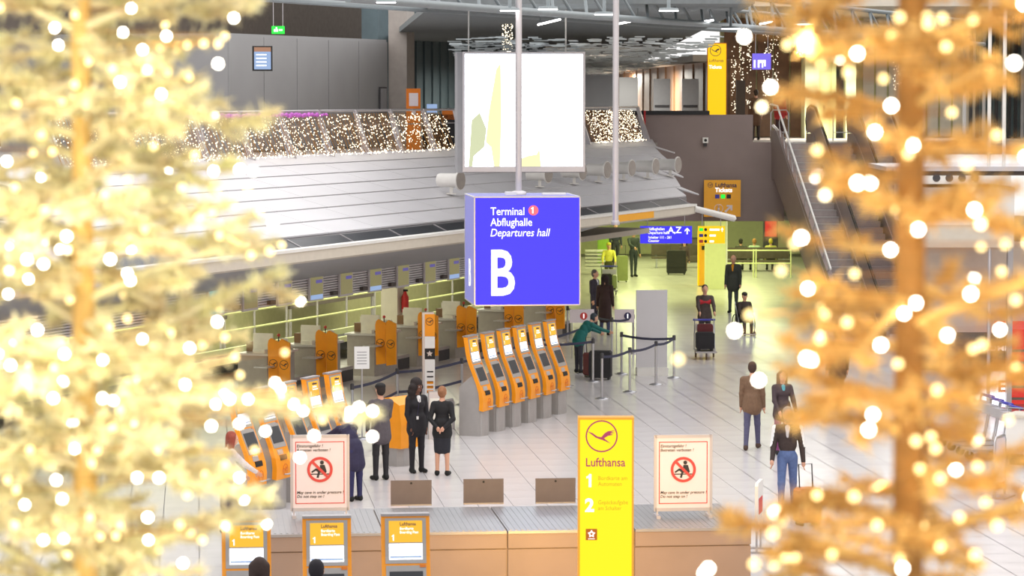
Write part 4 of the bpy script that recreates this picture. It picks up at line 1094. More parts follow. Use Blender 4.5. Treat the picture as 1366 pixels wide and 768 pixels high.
# ================================================================ CONCOURSE
o = thing('yellow_post_box', 'narrow yellow machine beside the pale pillar in the concourse', 'machine', gp(937, 382))
MB().bx(-.12, .12, 0, .35, .03, 2.05).build('body', 'sign_orange', o); MB().bx(-.13, .13, -.01, .36, 0, .03).build('foot', 'dark_grey', o); MB().bx(-.03, .08, -.02, 0, 1.35, 1.5).build('slot', 'black', o); MB().bx(-.17, -.12, -.02, .3, .03, 2.05).build('side_panel', 'sign_yellow', o)
for px, py, W, lab in ((905, 357, 2.2, 'dark bench in the concourse by the seated woman'), (1010, 362, 2.6, 'dark bench with seated people at the concourse end')):
    P = gp(px, py); o = thing('bench', lab, 'bench', P)
    MB().bx(-W/2, W/2, -.2, .3, .38, .45).build('seat', 'umber', o); MB().bx(-W/2, W/2, .28, .36, .5, .95).build('backrest', 'umber', o)
    for x in (-W/2+.2, W/2-.2): MB().bx(x-.03, x+.03, -.15, .3, 0, .38).bx(x-.03, x+.03, .3, .36, .38, .6).build('leg', 'steel', o)
P = gp(1005, 370); o = thing('concourse_railing', 'pale green railing in front of the seated people', 'railing', P)
for z in (.55, 1.05): MB().tube([(-1.4, 0, z), (1.45, 0, z)], .03, 6).build('rail', 'pale_green', o)
for x in (-1.4, .0, .1, 1.45): MB().tube([(x, 0, 0), (x, 0, 1.1)], .03, 6).build('post', 'pale_green', o)
o = thing('red_display', 'red vending display at the concourse end', 'machine', gp(1028, 352))
MB().bx(-.3, .3, 0, .4, 0, 1.9).build('body', 'dark_grey', o); MB().bx(-.24, .24, -.01, 0, 1.15, 1.8).build('front', 'red_glow', o)
o = thing('dark_machine', 'small dark cabinet standing against the concourse end wall', 'cabinet', gp(930, 350))
MB().bx(-.5, .5, 0, .4, .03, 1.0).build('body', 'umber', o); MB().bx(-.52, .52, -.02, .42, 1.0, 1.05).build('top', 'dark_grey', o); MB().bx(-.5, .5, 0, .4, 0, .03).build('plinth', 'black', o)
for k in range(6):
    MB().bx(-.5, .5, -.3, .3, 0, .06).build('louvre_step', 'white_paint', bpy.data.objects['wall_concourse_side'], (gp(790, 350).x, 118, .25+k*.13))

# ================================================================ SHOP AT THE RIGHT
YH = 66.0
o = thing('shop_stall', 'white roofed shop stall at the right edge', 'shop', (dp(1230, 400, YH).x, YH, 0))
x0 = dp(1230, 400, YH).x; xs = lambda px: dp(px, 400, YH).x - x0
zz = lambda py: dp(1300, py, YH).z
rf = MB().bx(xs(1215), xs(1345), -.2, 3.0, zz(245), zz(234)).build('canopy_beam', 'white_paint', o)
hm = MB().disc(.085, -.21, -.2, (0, 0), 14).mesh('hole', 'dark_grey')
for px in (1246, 1263, 1280, 1297): place('hole', hm, rf, (xs(px), 0, zz(237)))
MB().bx(xs(1215), xs(1352), 0, 3.0, zz(300), zz(250)).build('canopy_fascia', 'white_paint', o)
text('lettering', 'EA', .42, 'grey_paint', o, xs(1250), -.01, zz(285), wide=1.6)
MB().bx(xs(1225), xs(1352), 0.02, 2.8, zz(330), zz(300)).build('lower_fascia', 'cream_paint', o)
nb = MB().bx(xs(1225), xs(1352), .3, .4, zz(495), zz(445)).build('name_band', 'umber', o)
text('lettering', 'M ADMI', .115, 'sign_white', nb, xs(1302), .285, zz(469), bold=.02, wide=1.35)
MB().bx(xs(1225), xs(1400), 2.6, 2.7, 0, zz(330)).build('back_wall', 'cream_paint', o)
MB().bx(xs(1306), xs(1347), .32, .38, zz(545), zz(497)).build('poster', 'screen_soft', o)
pe = text('poster_mark', 'E', .26, 'ink_red', o, xs(1335), .30, zz(524), bold=.04)
MB().bx(xs(1352), xs(1420), .2, 2.6, zz(540), zz(440)).build('red_display', 'red_glow', o)
for k in range(5): MB().bx(xs(1352), xs(1420), .1, .2, zz(470+16*k), zz(467+16*k)).build('display_shelf', 'umber', o)
MB().bx(xs(1345), xs(1352), .1, .3, 0, zz(300)).build('post', 'dull_steel', o); MB().tube([(xs(1321), .15, .0), (xs(1321), .15, zz(300))], .04, 8).build('post', 'satin_steel', o)
for px in (1320, 1340): MB().tube([(xs(px), .3, zz(235)), (xs(px), .3, 9.5)], .04, 8).build('suspension_rod', 'white_paint', o)
MB().bx(xs(1180), xs(1440), -.1, 3.2, zz(228), zz(222)).build('roof_edge', 'satin_steel', o); MB().bx(xs(1180), xs(1440), 0, 3.2, zz(234), zz(228)).build('roof_slab', 'dark_brown', o)
P = gp(1378, 622); o = thing('shop_counter', 'white shop counter at the right edge', 'counter', P, R(-28))
MB().bx(-.55, 1.4, 0, .7, .22, .92).build('body', 'white_paint', o); MB().bx(-.6, 1.45, -.05, .75, .92, .97).build('worktop', 'cream_paint', o); MB().bx(-.5, 1.35, .1, .65, 0, .22).build('plinth', 'charcoal', o)
MB().tube([(-.5, 0, .97), (-.5, 0, 1.1), (1.3, 0, 1.1), (1.3, 0, .97)], .015, 6).build('rail', 'steel', o)
names = ['nearest', 'second', 'third', 'farthest']
for k in range(4):
    P = gp(1318 - 12*k, 612 - 6*k)
    trolley(P, R(-75), names[k] + ' blue handled luggage trolley in the row by the shop')
P = gp(1333, 663); o = thing('pavement_sign', 'small framed board with a red foot stripe near the trolleys', 'sign', P, R(62))
MB().tube([(-.28, 0, 0), (-.28, 0, 1.0), (-.22, 0, 1.08), (.22, 0, 1.08), (.28, 0, 1.0), (.28, 0, 0)], .025, 6).build('frame', 'steel', o)
bb = MB().bx(-.26, .26, -.012, .012, .12, 1.05).build('board', 'poster_paper', o); MB().bx(-.24, .24, -.016, -.012, .16, .26).build('red_stripe', 'ink_red', bb); MB().bx(-.30, .30, -.2, .2, 0, .03).build('foot', 'dull_steel', o)
# ================================================================ PEOPLE
def nets(F, org, h):
    """naive surface nets on the scalar grid F (inside < 0)"""
    S = F < 0
    nx, ny, nz = F.shape
    c = np.zeros((nx-1, ny-1, nz-1), np.int8)
    for a in (0, 1):
        for b in (0, 1):
            for d in (0, 1): c += S[a:nx-1+a, b:ny-1+b, d:nz-1+d]
    act = (c > 0) & (c < 8); idx = np.argwhere(act)
    num = np.zeros(len(idx)); pos = np.zeros((len(idx), 3))
    cor = [(a, b, d) for a in (0, 1) for b in (0, 1) for d in (0, 1)]
    for p in cor:
        for ax in range(3):
            if p[ax]: continue
            q = list(p); q[ax] = 1
            i0 = idx + p; i1 = idx + q
            v0 = F[i0[:,0], i0[:,1], i0[:,2]]; v1 = F[i1[:,0], i1[:,1], i1[:,2]]
            m = (v0 < 0) != (v1 < 0)
            t = np.where(m, v0/np.where(m, v0-v1, 1), 0)
            pt = np.tile(np.array(p, float), (len(idx), 1)); pt[:, ax] += t
            pos += pt*m[:, None]; num += m
    V = (idx + pos/np.maximum(num, 1)[:, None])*h + org
    vid = -np.ones(act.shape, np.int64); vid[tuple(idx.T)] = np.arange(len(idx))
    Q = []
    for ax in range(3):
        sl0 = [slice(None)]*3; sl1 = [slice(None)]*3; sl0[ax] = slice(0, -1); sl1[ax] = slice(1, None)
        e = S[tuple(sl0)] != S[tuple(sl1)]
        E = np.argwhere(e)
        u, v = (ax+1) % 3, (ax+2) % 3
        ok = (E[:, u] > 0) & (E[:, v] > 0) & (E[:, u] < F.shape[u]-1) & (E[:, v] < F.shape[v]-1); E = E[ok]
        flip = S[E[:,0], E[:,1], E[:,2]]
        def cell(du, dv):
            x = E.copy(); x[:, u] -= du; x[:, v] -= dv
            return vid[x[:,0], x[:,1], x[:,2]]
        q = np.stack([cell(1,1), cell(0,1), cell(0,0), cell(1,0)], 1)
        q[~flip] = q[~flip][:, ::-1]
        Q.append(q)
    return V, np.concatenate(Q)
def prims_dist(pr, X):
    k = pr[0]
    if k == 'c':
        a, b, ra, rb = pr[1:5]; a = np.array(a, np.float32); b = np.array(b, np.float32); d = b-a
        t = np.clip(((X-a)@d)/max(float(d@d), 1e-9), 0, 1)
        return np.linalg.norm(X-a-t[..., None]*d, axis=-1) - (ra+(rb-ra)*t)
    c, r = np.array(pr[1], np.float32), np.array(pr[2], np.float32)
    Y = X-c
    if len(pr) > 4 and pr[4] is not None: Y = Y@pr[4]
    q = Y/r; n = np.linalg.norm(q, axis=-1)
    return (n-1)*n/np.maximum(np.linalg.norm(q/r, axis=-1), 1e-6)
PM = {}
def pm(col):
    if col in MATS: return col
    if col not in PM:
        PM[col] = 'cloth_%d' % len(PM); mat(PM[col], srgb(*col), .75, var=.12, scale=25)
    return PM[col]
def person(loc, rz, lab, H=1.75, top=(30,30,34), bottom=(36,36,44), shoes=(20,20,20), skin='skin', hair=(40,30,26), sleeve=None, shirt=None,
           style='short', lower='trousers', coat=0.0, stride=0.0, armL=(.05, .1, 0), armR=(.05, .1, 0), head=(0, 0), bend=0.0, seated=False, hat=None, stripe=None, bag=None, res=.014, headz=0, females=False, group=None, elbowL=.2, elbowR=.2, vest=None):
    """faces -y. arm = (forward swing, outward, inward fold) in radians"""
    k = H/1.75
    P = []          # primitives: kind, args..., material
    def cap(a, b, ra, rb, m): P.append(('c', a, b, ra, rb, m))
    def ell(c, r, m, rot=None): P.append(('e', c, r, m, rot))
    sl = sleeve or top
    hz = .50 if seated else .94
    hip = np.array([0, 0, hz]); 
    cb, sb = math.cos(bend), math.sin(bend)
    def up(x, y, z):                  # torso space: z above the hips, bent forward
        return (hip[0]+x, hip[1]+y*cb-z*sb, hip[2]+z*cb+y*sb*.3)
    shw = .165 if females else .185
    # legs
    for s_, ph in ((-1, stride), (1, -stride)):
        h = (s_*.085, 0, hz-.02)
        if seated: kn = (s_*.11, -.42, hz+.02); an = (s_*.11, -.45, .09)
        else:
            kn = (s_*.095, -.44*math.sin(max(ph, ph*.6)), hz-.03-.42*math.cos(ph)); lo = ph if ph < 0 else ph*.25
            lo = ph-.35*abs(ph) if ph < 0 else ph*.3
            an = (s_*.10, kn[1]-.42*math.sin(ph*.9 if ph > 0 else ph*1.25), max(.085, kn[2]-.42*math.cos(ph)))
        lm = skin if lower in ('skirt', 'shorts') else bottom
        f = 1.0 if lower == 'trousers' else .82
        cap(h, kn, .088, .062, bottom if lower != 'skirt' else bottom); cap(kn, an, .062*f, .045*f, lm)
        fy = an[1]
        cap((an[0], fy+.02, .055), (an[0]+s_*.02, fy-.14, .04), .05 if lower == 'skirt' else .046, .038, shoes)
        cap((an[0], fy+.03, .045), (an[0], fy, .06 if lower != 'trousers' else an[2]), .042, .042, shoes if lower == 'trousers' else shoes)
    # pelvis, torso
    ell(up(0, .005, .02), (.155 if not females else .165, .115, .12), bottom if coat <= 0 else top)
    ell(up(0, .0, .22), (.135 if females else .155, .10, .19), top); ell(up(0, .0, .38), (.165 if females else .185, .115, .17), top)
    if females: ell(up(0, -.07, .36), (.13, .07, .08), top)
    cap(up(-shw+.02, .01, .47), up(shw-.02, .01, .47), .062, .062, top)
    if coat > 0:
        for s_ in (-1, 1): cap(up(s_*.04, 0, .1), (hip[0]+s_*.05, -.0 if not seated else -.2, hz-coat), .135, .15 if lower != 'skirt' else .15, top)
    if lower == 'skirt':
        for s_ in (-1, 1): cap((s_*.05, 0, hz), (s_*.045, 0, hz-.40), .125, .115, bottom)
    # neck + head
    cap(up(0, .01, .50), up(0, -.01, .60), .055, .05, skin)
    hb = np.array(up(0, -.015, .69)); hb[2] += headz
    yaw, pit = head
    cy, sy = math.cos(yaw), math.sin(yaw); cp_, sp_ = math.cos(pit), math.sin(pit)
    Rz = np.array([[cy, -sy, 0], [sy, cy, 0], [0, 0, 1]]); Rx = np.array([[1, 0, 0], [0, cp_, -sp_], [0, sp_, cp_]])
    RH = (Rz@Rx).astype(np.float32)
    def hd(x, y, z): return tuple(hb + RH@np.array([x, y, z]))
    ell(hd(0, .005, .02), (.075, .092, .105), skin, RH); ell(hd(0, -.025, -.055), (.056, .066, .062), skin, RH)
    cap(hd(0, -.085, .015), hd(0, -.108, -.018), .011, .016, skin)                  # nose
    cap(hd(-.022, -.083, -.058), hd(.022, -.083, -.058), .011, .011, 'ink_red' if False else skin)   # lips
    for s_ in (-1, 1):
        ell(hd(s_*.078, .01, .0), (.012, .022, .032), skin, RH)                     # ears
        ell(hd(s_*.032, -.074, .038), (.026, .016, .010), skin, RH)                 # brow
    if style != 'bald' or True:
        if style == 'bald': ell(hd(0, .03, .0), (.079, .075, .07), hair, RH)
        else: ell(hd(0, .022, .052), (.084, .090, .088), hair, RH); ell(hd(0, .045, -.005), (.078, .065, .085), hair, RH)
    if style == 'curly':
        for x, y, z, r in ((0, .03, .065, .115), (-.09, .02, -.01, .085), (.09, .02, -.01, .08), (-.11, .03, -.10, .08), (.10, .03, -.10, .07), (0, .07, -.06, .11), (-.10, .02, -.19, .07), (.09, .04, -.17, .06)): ell(hd(x, y, z), (r, r, r), hair, RH)
    if style == 'long':
        for x in (-.06, .06): cap(hd(x, .03, .03), hd(x*1.1, .05, -.17), .06, .05, hair)
    if style == 'bun': ell(hd(0, .105, .03), (.045, .04, .045), hair, RH)
    if style == 'beard': ell(hd(0, -.035, -.085), (.055, .06, .045), hair, RH)
    if hat:
        ell(hd(0, .01, .085), (.092, .105, .055), hat, RH); cap(hd(-.03, -.09, .065), hd(.03, -.09, .065), .035, .035, hat)
    if shirt:
        cap(up(0, -.094, .50), up(0, -.118, .34), .035, .012, shirt)
    # arms
    hands = []
    for s_, (fw, outw, inw), eb in ((-1, armL, elbowL), (1, armR, elbowR)):
        sh = np.array(up(s_*shw, .01, .46))
        d1 = np.array([s_*math.sin(outw), -math.sin(fw)*math.cos(outw), -math.cos(fw)*math.cos(outw)])
        el_ = sh + d1*.29
        f2 = fw + eb
        d2 = np.array([-s_*math.sin(inw)*math.cos(0) + s_*math.sin(outw)*.5, -math.sin(f2)*math.cos(inw), -math.cos(f2)*math.cos(inw)]); d2 /= np.linalg.norm(d2)
        wr = el_ + d2*.25
        cap(tuple(sh), tuple(el_), .062, .050, sl); cap(tuple(el_), tuple(wr), .050, .038, sl)
        if stripe: cap(tuple(sh+np.array([s_*.03, -.02, .02])), tuple(el_+np.array([s_*.022, -.01, 0])), .040, .034, stripe)
        pa = wr + d2*.08
        ell(tuple(wr+d2*.055), (.034, .034, .050), skin); hands.append((wr, d2, s_))
    if vest: cap(up(-.13, -.055, .36), up(.13, -.055, .36), .062, .062, vest)
    mats = []
    for p in P:
        m = p[5] if p[0] == 'c' else p[3]
        m = pm(m)
        if m not in mats: mats.append(m)
    pts = []
    for p in P:
        if p[0] == 'c': r = max(p[3], p[4]); pts += [np.array(p[1])-r, np.array(p[1])+r, np.array(p[2])-r, np.array(p[2])+r]
        else: r = max(p[2]); pts += [np.array(p[1])-r, np.array(p[1])+r]
    lo = np.min(pts, 0)-.04; hi = np.max(pts, 0)+.04
    n = np.ceil((hi-lo)/res).astype(int)+1
    F = np.full(n, 1.0, np.float32)
    ax = [lo[i]+np.arange(n[i])*res for i in range(3)]
    kk = .022
    for p in P:
        if p[0] == 'c': r = max(p[3], p[4])+.09; a = np.minimum(p[1], p[2])-r; b = np.maximum(p[1], p[2])+r
        else: r = max(p[2])+.09; a = np.array(p[1])-r; b = np.array(p[1])+r
        i0 = np.maximum(((a-lo)/res).astype(int), 0); i1 = np.minimum(((b-lo)/res).astype(int)+2, n)
        X = np.stack(np.meshgrid(*[ax[i][i0[i]:i1[i]] for i in range(3)], indexing='ij'), -1).astype(np.float32)
        d = prims_dist(p, X); s_ = tuple(slice(i0[i], i1[i]) for i in range(3)); f = F[s_]
        hh = np.maximum(kk-np.abs(f-d), 0)/kk
        F[s_] = np.minimum(f, d) - hh*hh*kk*.25
    V, Q = nets(F, lo, res)
    cen = V[Q].mean(1).astype(np.float32)
    best = np.full(len(cen), 9.0); mi = np.zeros(len(cen), int)
    for p in P:
        d = prims_dist(p, cen); m = mats.index(pm(p[5] if p[0] == 'c' else p[3]))
        b = d < best; best[b] = d[b]; mi[b] = m
    mb = MB()
    mb.v = [tuple(v) for v in (V*k)]; mb.f = Q.tolist(); mb.m = mi.tolist(); mb.sm = [True]*len(Q)
    # hands: five fingers rooted in the palm
    ski = mats.index(pm(skin))
    for wr, d2, s_ in hands:
        d2 = Vector(d2); side = d2.cross(Vector((1, 0, 0))); 
        if side.length < .1: side = Vector((0, 1, 0))
        side.normalize(); nrm = d2.cross(side)*(-s_)
        base = Vector(wr) + d2*.085
        for q, (off, ln) in enumerate(((-.026, .072), (-.009, .08), (.009, .075), (.025, .058))):
            a = base + side*off; b = a + d2*ln*.5; c_ = b + (d2*.8 + nrm*.5)*ln*.5
            mb.tube([a*k, b*k, c_*k], [.0095*k, .009*k, .007*k], 5, ski)
        a = Vector(wr) + d2*.035 - side*.028
        mb.tube([a*k, (a + (d2*.6-side*.8)*.035)*k, (a + (d2*.9-side*.5)*.07)*k], [.012*k, .010*k, .008*k], 5, ski)
    # eyes and mouth
    mats2 = mats + ['white_matt', 'black', 'ink_red']
    for s_ in (-1, 1):
        mb.ball(Vector(hd(s_*.032, -.078, .018))*k, .013*k, 6, 4, len(mats)); mb.ball(Vector(hd(s_*.032, -.089, .018))*k, .006*k, 5, 3, len(mats)+1)
    mb.tube([Vector(hd(-.02, -.094, -.058))*k, Vector(hd(.02, -.094, -.058))*k], .005*k, 4, len(mats)+2)
    zmin = min(v[2] for v in mb.v)
    if not seated: mb.v = [(v[0], v[1], v[2]-zmin) for v in mb.v]
    o = thing('person', lab, 'person', loc, rz, group or 'people in the hall')
    mb.build('body', mats2, o)
    return o
T = math.pi
HI = .0115
w1 = person(gp(556, 630), R(28), 'woman in a dark trouser suit with curly hair looking right', 1.74, (30,28,34), (32,30,38), skin='skin_dark', hair=(34,24,24), style='curly', shirt='white_matt', females=True, head=(R(25), R(8)), armL=(.05,.12,.25), armR=(.05,.12,.2), coat=.12, res=HI)
MB().bx(-.022, .022, -.008, .0, 0, .06).build('name_badge', 'white_matt', w1, (-.06, -.155, 1.02)); MB().tube([(-.06, -.15, 1.1), (0, -.13, 1.4)], .004, 4).build('lanyard', 'ink', w1)
person(gp(590, 634), R(172), 'woman in a black jacket and skirt standing with hands behind her back', 1.66, (24,24,28), (32,34,44), hair=(150,104,72), style='bun', lower='skirt', females=True, armL=(-.28,.22,.75), armR=(-.28,.22,.75), elbowL=-.35, elbowR=-.35, coat=.10, res=HI)
person(gp(508, 640), R(205), 'man in a dark cap and grey checked jacket left of the orange pedestal', 1.78, (88,82,88), (40,38,42), hat=(26,24,26), armL=(.5,.1,.2), armR=(.3,.1,.2), coat=.15, res=HI)
person(gp(474, 668), R(-140), 'stooping person in a navy coat right of the left warning stand', 1.66, (44,40,70), (40,40,84), hair=(90,60,50), bend=.6, armL=(1.2,.1,.1), armR=(1.1,.1,.1), coat=.25)
person(gp(302, 712), R(120), 'person in a white jacket beside the left foreground kiosk', 1.66, (214,208,210), (90,80,90), hair=(150,70,54), style='long', bend=.15, armL=(.8,.1,.2), armR=(.6,.1,.2), females=True)
p7 = gp(422, 747, 1.80); p7.z = 0
person(p7, R(180), 'dark haired person in front of the middle foreground kiosk', 1.80, (50,46,60), hair=(30,26,34), armL=(.9,.1,.2), armR=(.9,.1,.2), style='short')
p7 = gp(346, 744, 1.80); p7.z = 0
person(p7, R(180), 'brown haired person in front of the left foreground kiosk', 1.80, (90,76,70), hair=(60,44,40), armL=(.9,.1,.2), armR=(.9,.1,.2), style='long')
m9 = person(gp(1050, 684), R(-6), 'bearded man in a dark track jacket with white stripes pulling a suitcase', 1.80, (58,46,44), (84,104,150), shoes=(70,60,54), hair=(160,148,136), style='beard', stripe='white_matt', shirt=(200,200,206), stride=.32, armL=(.15,.15,.0), armR=(-.1,.18,0), elbowL=.35, head=(R(8), .05), res=HI)
person(gp(1003, 599), R(170), 'person in a brown jacket and blue jeans walking away', 1.75, (120,92,70), (86,84,112), shoes=(80,60,50), hair=(70,50,40), stride=.28, coat=.1)
person(gp(1043, 606), R(10), 'woman with a turquoise scarf and purple skirt behind the striped man', 1.66, (70,56,60), (128,60,110), hair=(120,90,70), style='long', females=True, shirt=(90,170,180), armL=(.4,.1,.3), armR=(.3,.2,0), coat=.1)
person(gp(1117, 544), R(185), 'person in a brown coat walking away at the right gold tree', 1.78, (84,64,50), (96,76,64), hair=(60,44,36), stride=.15, coat=.2)
person(gp(940, 466), R(5), 'man with a red chest stripe pushing a luggage trolley', 1.80, (70,58,54), (50,46,48), hair=(60,44,40), armL=(.75,.1,.1), armR=(.75,.1,.1), vest=(190,40,50), coat=.05, res=.017)
s14 = person(gp(993, 446), R(10), 'seated person in a dark coat in front of the standing man', 1.66, (54,42,38), (60,54,56), hair=(40,30,28), style='short', females=True, seated=True, armL=(.6,.1,.4), armR=(.6,.1,.4), hat=(36,32,32), res=.017)
person(gp(978, 417), R(-15), 'bald man in a dark open coat with an orange shirt', 1.88, (56,60,54), (62,70,70), hair=(190,160,140), style='bald', shirt=(226,150,30), coat=.15, res=.018)
person(gp(812, 384), R(0), 'person in a yellow jacket and hat pushing a trolley', 1.66, (226,220,90), (80,80,40), hair=(200,190,80), hat=(210,200,70), armL=(.7,.2,.1), armR=(.7,.2,.1), res=.02)
person(gp(845, 369), R(20), 'person in dark clothes walking left of the blue direction sign', 1.82, (50,58,60), (46,54,60), hair=(40,38,36), stride=.1, armL=(.9,.2,.5), res=.02)
person(gp(821, 356), R(10), 'dark dressed person under the roof edge behind the yellow jacket', 1.80, (48,50,66), (44,46,56), hair=(60,50,50), res=.02)
person(gp(793, 438), R(60), 'grey haired man in a dark jacket behind the orange desk', 1.78, (52,46,60), (50,46,60), hair=(90,84,84), shirt=(220,220,226), head=(R(20), 0), res=.018)
person(gp(807, 447), R(170), 'person in a long dark brown coat and jeans facing away', 1.78, (56,36,36), (70,76,110), hair=(40,26,28), style='long', coat=.42, res=.017)
person(gp(913, 361), R(-10), 'woman seated on the concourse bench beside the large suitcase', 1.66, (84,66,70), (96,76,60), hair=(60,40,36), style='long', females=True, seated=True, res=.022)
for px, top_, hr, lab in ((988, (70, 70, 60), (40, 36, 30), 'seated person in dark clothes on the far bench'), (1006, (190, 210, 180), (170, 120, 70), 'seated person in a pale shirt on the far bench'), (1028, (206, 200, 110), (200, 180, 60), 'seated blond person in yellow on the far bench')):
    person(gp(px, 361), R(180), lab, 1.72, top_, (60,60,50), hair=hr, seated=True, res=.022)
person(gp(772, 497), R(120), 'stooping person in a teal jacket by the queue', 1.68, (22,104,100), (50,50,62), hair=(50,60,70), bend=.75, armL=(1.1,.1,.1), armR=(1.0,.1,.1), coat=.1)
def up_(px, py, Y): return Vector((dp(px, py, Y).x, Y, 5.5))
person(up_(1008, 180, 104), R(190), 'person in a brown coat on the upper landing', 1.74, (104,76,56), (60,50,46), hair=(50,36,30), coat=.3, res=.02)
person(up_(1040, 180, 104.5), R(140), 'person in a red jacket on the upper landing', 1.76, (176,44,48), (60,40,44), hair=(50,36,30), bag=True, coat=.1, res=.02)
# wheelchair-like seat under the seated person
P = gp(993, 446); o = thing('wheelchair', 'wheelchair carrying the seated person in the dark coat', 'wheelchair', P, R(10))
MB().bx(-.22, .22, -.2, .22, .36, .40).build('seat', 'charcoal', o); MB().bx(-.22, .22, .2, .24, .4, .9).build('backrest', 'charcoal', o)
for sx in (-1, 1):
    wm = MB(); wm.tube([(sx*.27, .1+.29*math.cos(a*T/8), .30+.29*math.sin(a*T/8)) for a in range(17)], .015, 5); wm.build('wheel', 'rubber', o)
    MB().tube([(sx*.2, -.5, .06), (sx*.22, -.2, .38), (sx*.22, .3, .95)], .015, 5).build('side_frame', 'steel', o)
    MB().tube([(sx*.2-.02, -.45, .06), (sx*.2+.02, -.45, .06)], .06, 10).build('caster', 'rubber', o)
MB().bx(-.2, .2, -.62, -.40, .03, .06).build('footrest', 'satin_steel', o)
# ================================================================ GOLD CHRISTMAS TREES IN THE FOREGROUND
def gold_tree(base, zlo, zhi, prof, nbr, tins, seed, lab, lean=0.0, trunk=(.036, .024), per=46, wd=.004, tbark='gold_bark'):
    """prof(z) -> crown radius; branches leave the trunk, droop slightly and carry twigs with tinsel needles"""
    rr = random.Random(seed)
    o = thing('gold_tree', lab, 'tree', (base[0], base[1], 0), 0, 'gold trees in the foreground')
    MB().tube([(0, 0, 0), (0, 0, zlo), (lean, 0, zhi)], [trunk[0]*1.6, trunk[0], trunk[1]], 10).build('trunk', tbark, o)
    MB().lathe([(.5, 0), (.5, .35), (.42, .4), (.1, .42)], 20).build('tub', 'gold_deep', o)
    tw = MB(); nv = []; tips = []
    for b in range(nbr):
        z = zlo + (zhi-zlo)*(b+rr.random())/nbr; a = b*2.39996 + rr.uniform(-.3, .3)
        L = prof(z)*rr.uniform(.72, 1.0); x0 = lean*(z-zlo)/(zhi-zlo)
        up = rr.uniform(-.30, .55)
        pts = [Vector((x0+math.cos(a)*L*f, math.sin(a)*L*f, z + L*(up*f*1.2 - .12*f*f))) for f in (0, .33, .66, 1)]
        MB().tube(pts, [.016, .012, .008, .003], 5).build('branch', tins, o)
        tips.append(pts[-1])
        nt = max(4, int(L/.055))
        for t in range(nt):
            f = .12 + .88*(t+rr.random())/nt
            i = min(int(f*3), 2); q = pts[i].lerp(pts[i+1], f*3-i)
            ad = a + rr.choice((-1, 1))*rr.uniform(.35, 1.2); l = rr.uniform(.10, .24)*(1.15-.5*f)
            d = Vector((math.cos(ad), math.sin(ad), rr.uniform(-.35, .45))).normalized()
            e = q + d*l
            tw.tube([q, e], [.0045, .002], 3, caps=False)
            for n in range(int(per*l/.15)):
                g = rr.random(); c = q.lerp(e, g)
                v = (d*rr.uniform(.2, 1.0) + Vector((rr.uniform(-1, 1), rr.uniform(-1, 1), rr.uniform(-1, 1)))).normalized()*rr.uniform(.02, .055)
                s_ = v.cross(Vector((rr.uniform(-1, 1), rr.uniform(-1, 1), rr.uniform(-1, 1)))).normalized()*wd
                nv.append((c-s_, c+s_, c+v))
            if rr.random() < .5: tips.append(e)
    tw.build('twigs', tins, o, kind='stuff')
    mb = MB()
    for t_ in nv: mb.add(t_, [(0, 1, 2)])
    mb.build('tinsel_needles', tins, o, kind='stuff')
    return o, tips
def glow(o, D, pts, e, col):
    for x, y, z in pts:
        l = bpy.data.lights.new('crown_fill', 'POINT'); l.energy = e; l.color = col; l.shadow_soft_size = .012  # extra point lamps added to brighten the crown beyond its bulbs
        q = bpy.data.objects.new('crown_fill', l); COL.objects.link(q); q.parent = o; q.location = (x, y, z)
DL_, DR_ = 8.0, 6.2
lx = (110-683)/FP*DL_
def profL(z):
    y = 125 - (z-7.1)*500
    return .002*np.interp(y, [-150, 60, 160, 270, 390, 480, 550, 620, 700, 900], [180, 240, 175, 275, 240, 330, 410, 250, 190, 250])
tl, tipsL = gold_tree((lx, DL_), 5.55, 7.75, profL, 104, 'gold_tinsel', 3, 'large glittering gold Christmas tree filling the left of the picture', per=110, wd=.0055, tbark='gold_deep')
rx = (1215-683)/FP*DR_
def profR(z):
    y = 125 - (z-7.1)*FP/DR_
    return .00155*np.interp(y, [-100, 60, 130, 220, 300, 400, 440, 475, 560, 620, 700, 900], [210, 235, 160, 112, 135, 190, 310, 150, 140, 130, 230, 250])
tr, tipsR = gold_tree((rx, DR_), 5.95, 7.6, profR, 46, 'gold_deep', 11, 'gold Christmas tree on the right with its trunk showing', trunk=(.034, .030), per=105, wd=.0045)
glow(tl, DL_, [(-.35, -.55, 7.25), (.25, -.6, 7.2), (-.1, -.62, 6.85), (.4, -.55, 6.75), (.55, -.5, 6.25), (.0, -.65, 6.35), (-.4, -.6, 6.6), (-.3, -.6, 6.0), (.25, -.6, 5.9)], 2.7, (1, .86, .6))
glow(tr, DR_, [(-.25, -.35, 7.2), (.2, -.35, 7.2), (-.28, -.35, 6.7), (.22, -.38, 6.75), (-.1, -.4, 6.35), (.25, -.35, 6.2)], 1.2, (1, .8, .5))
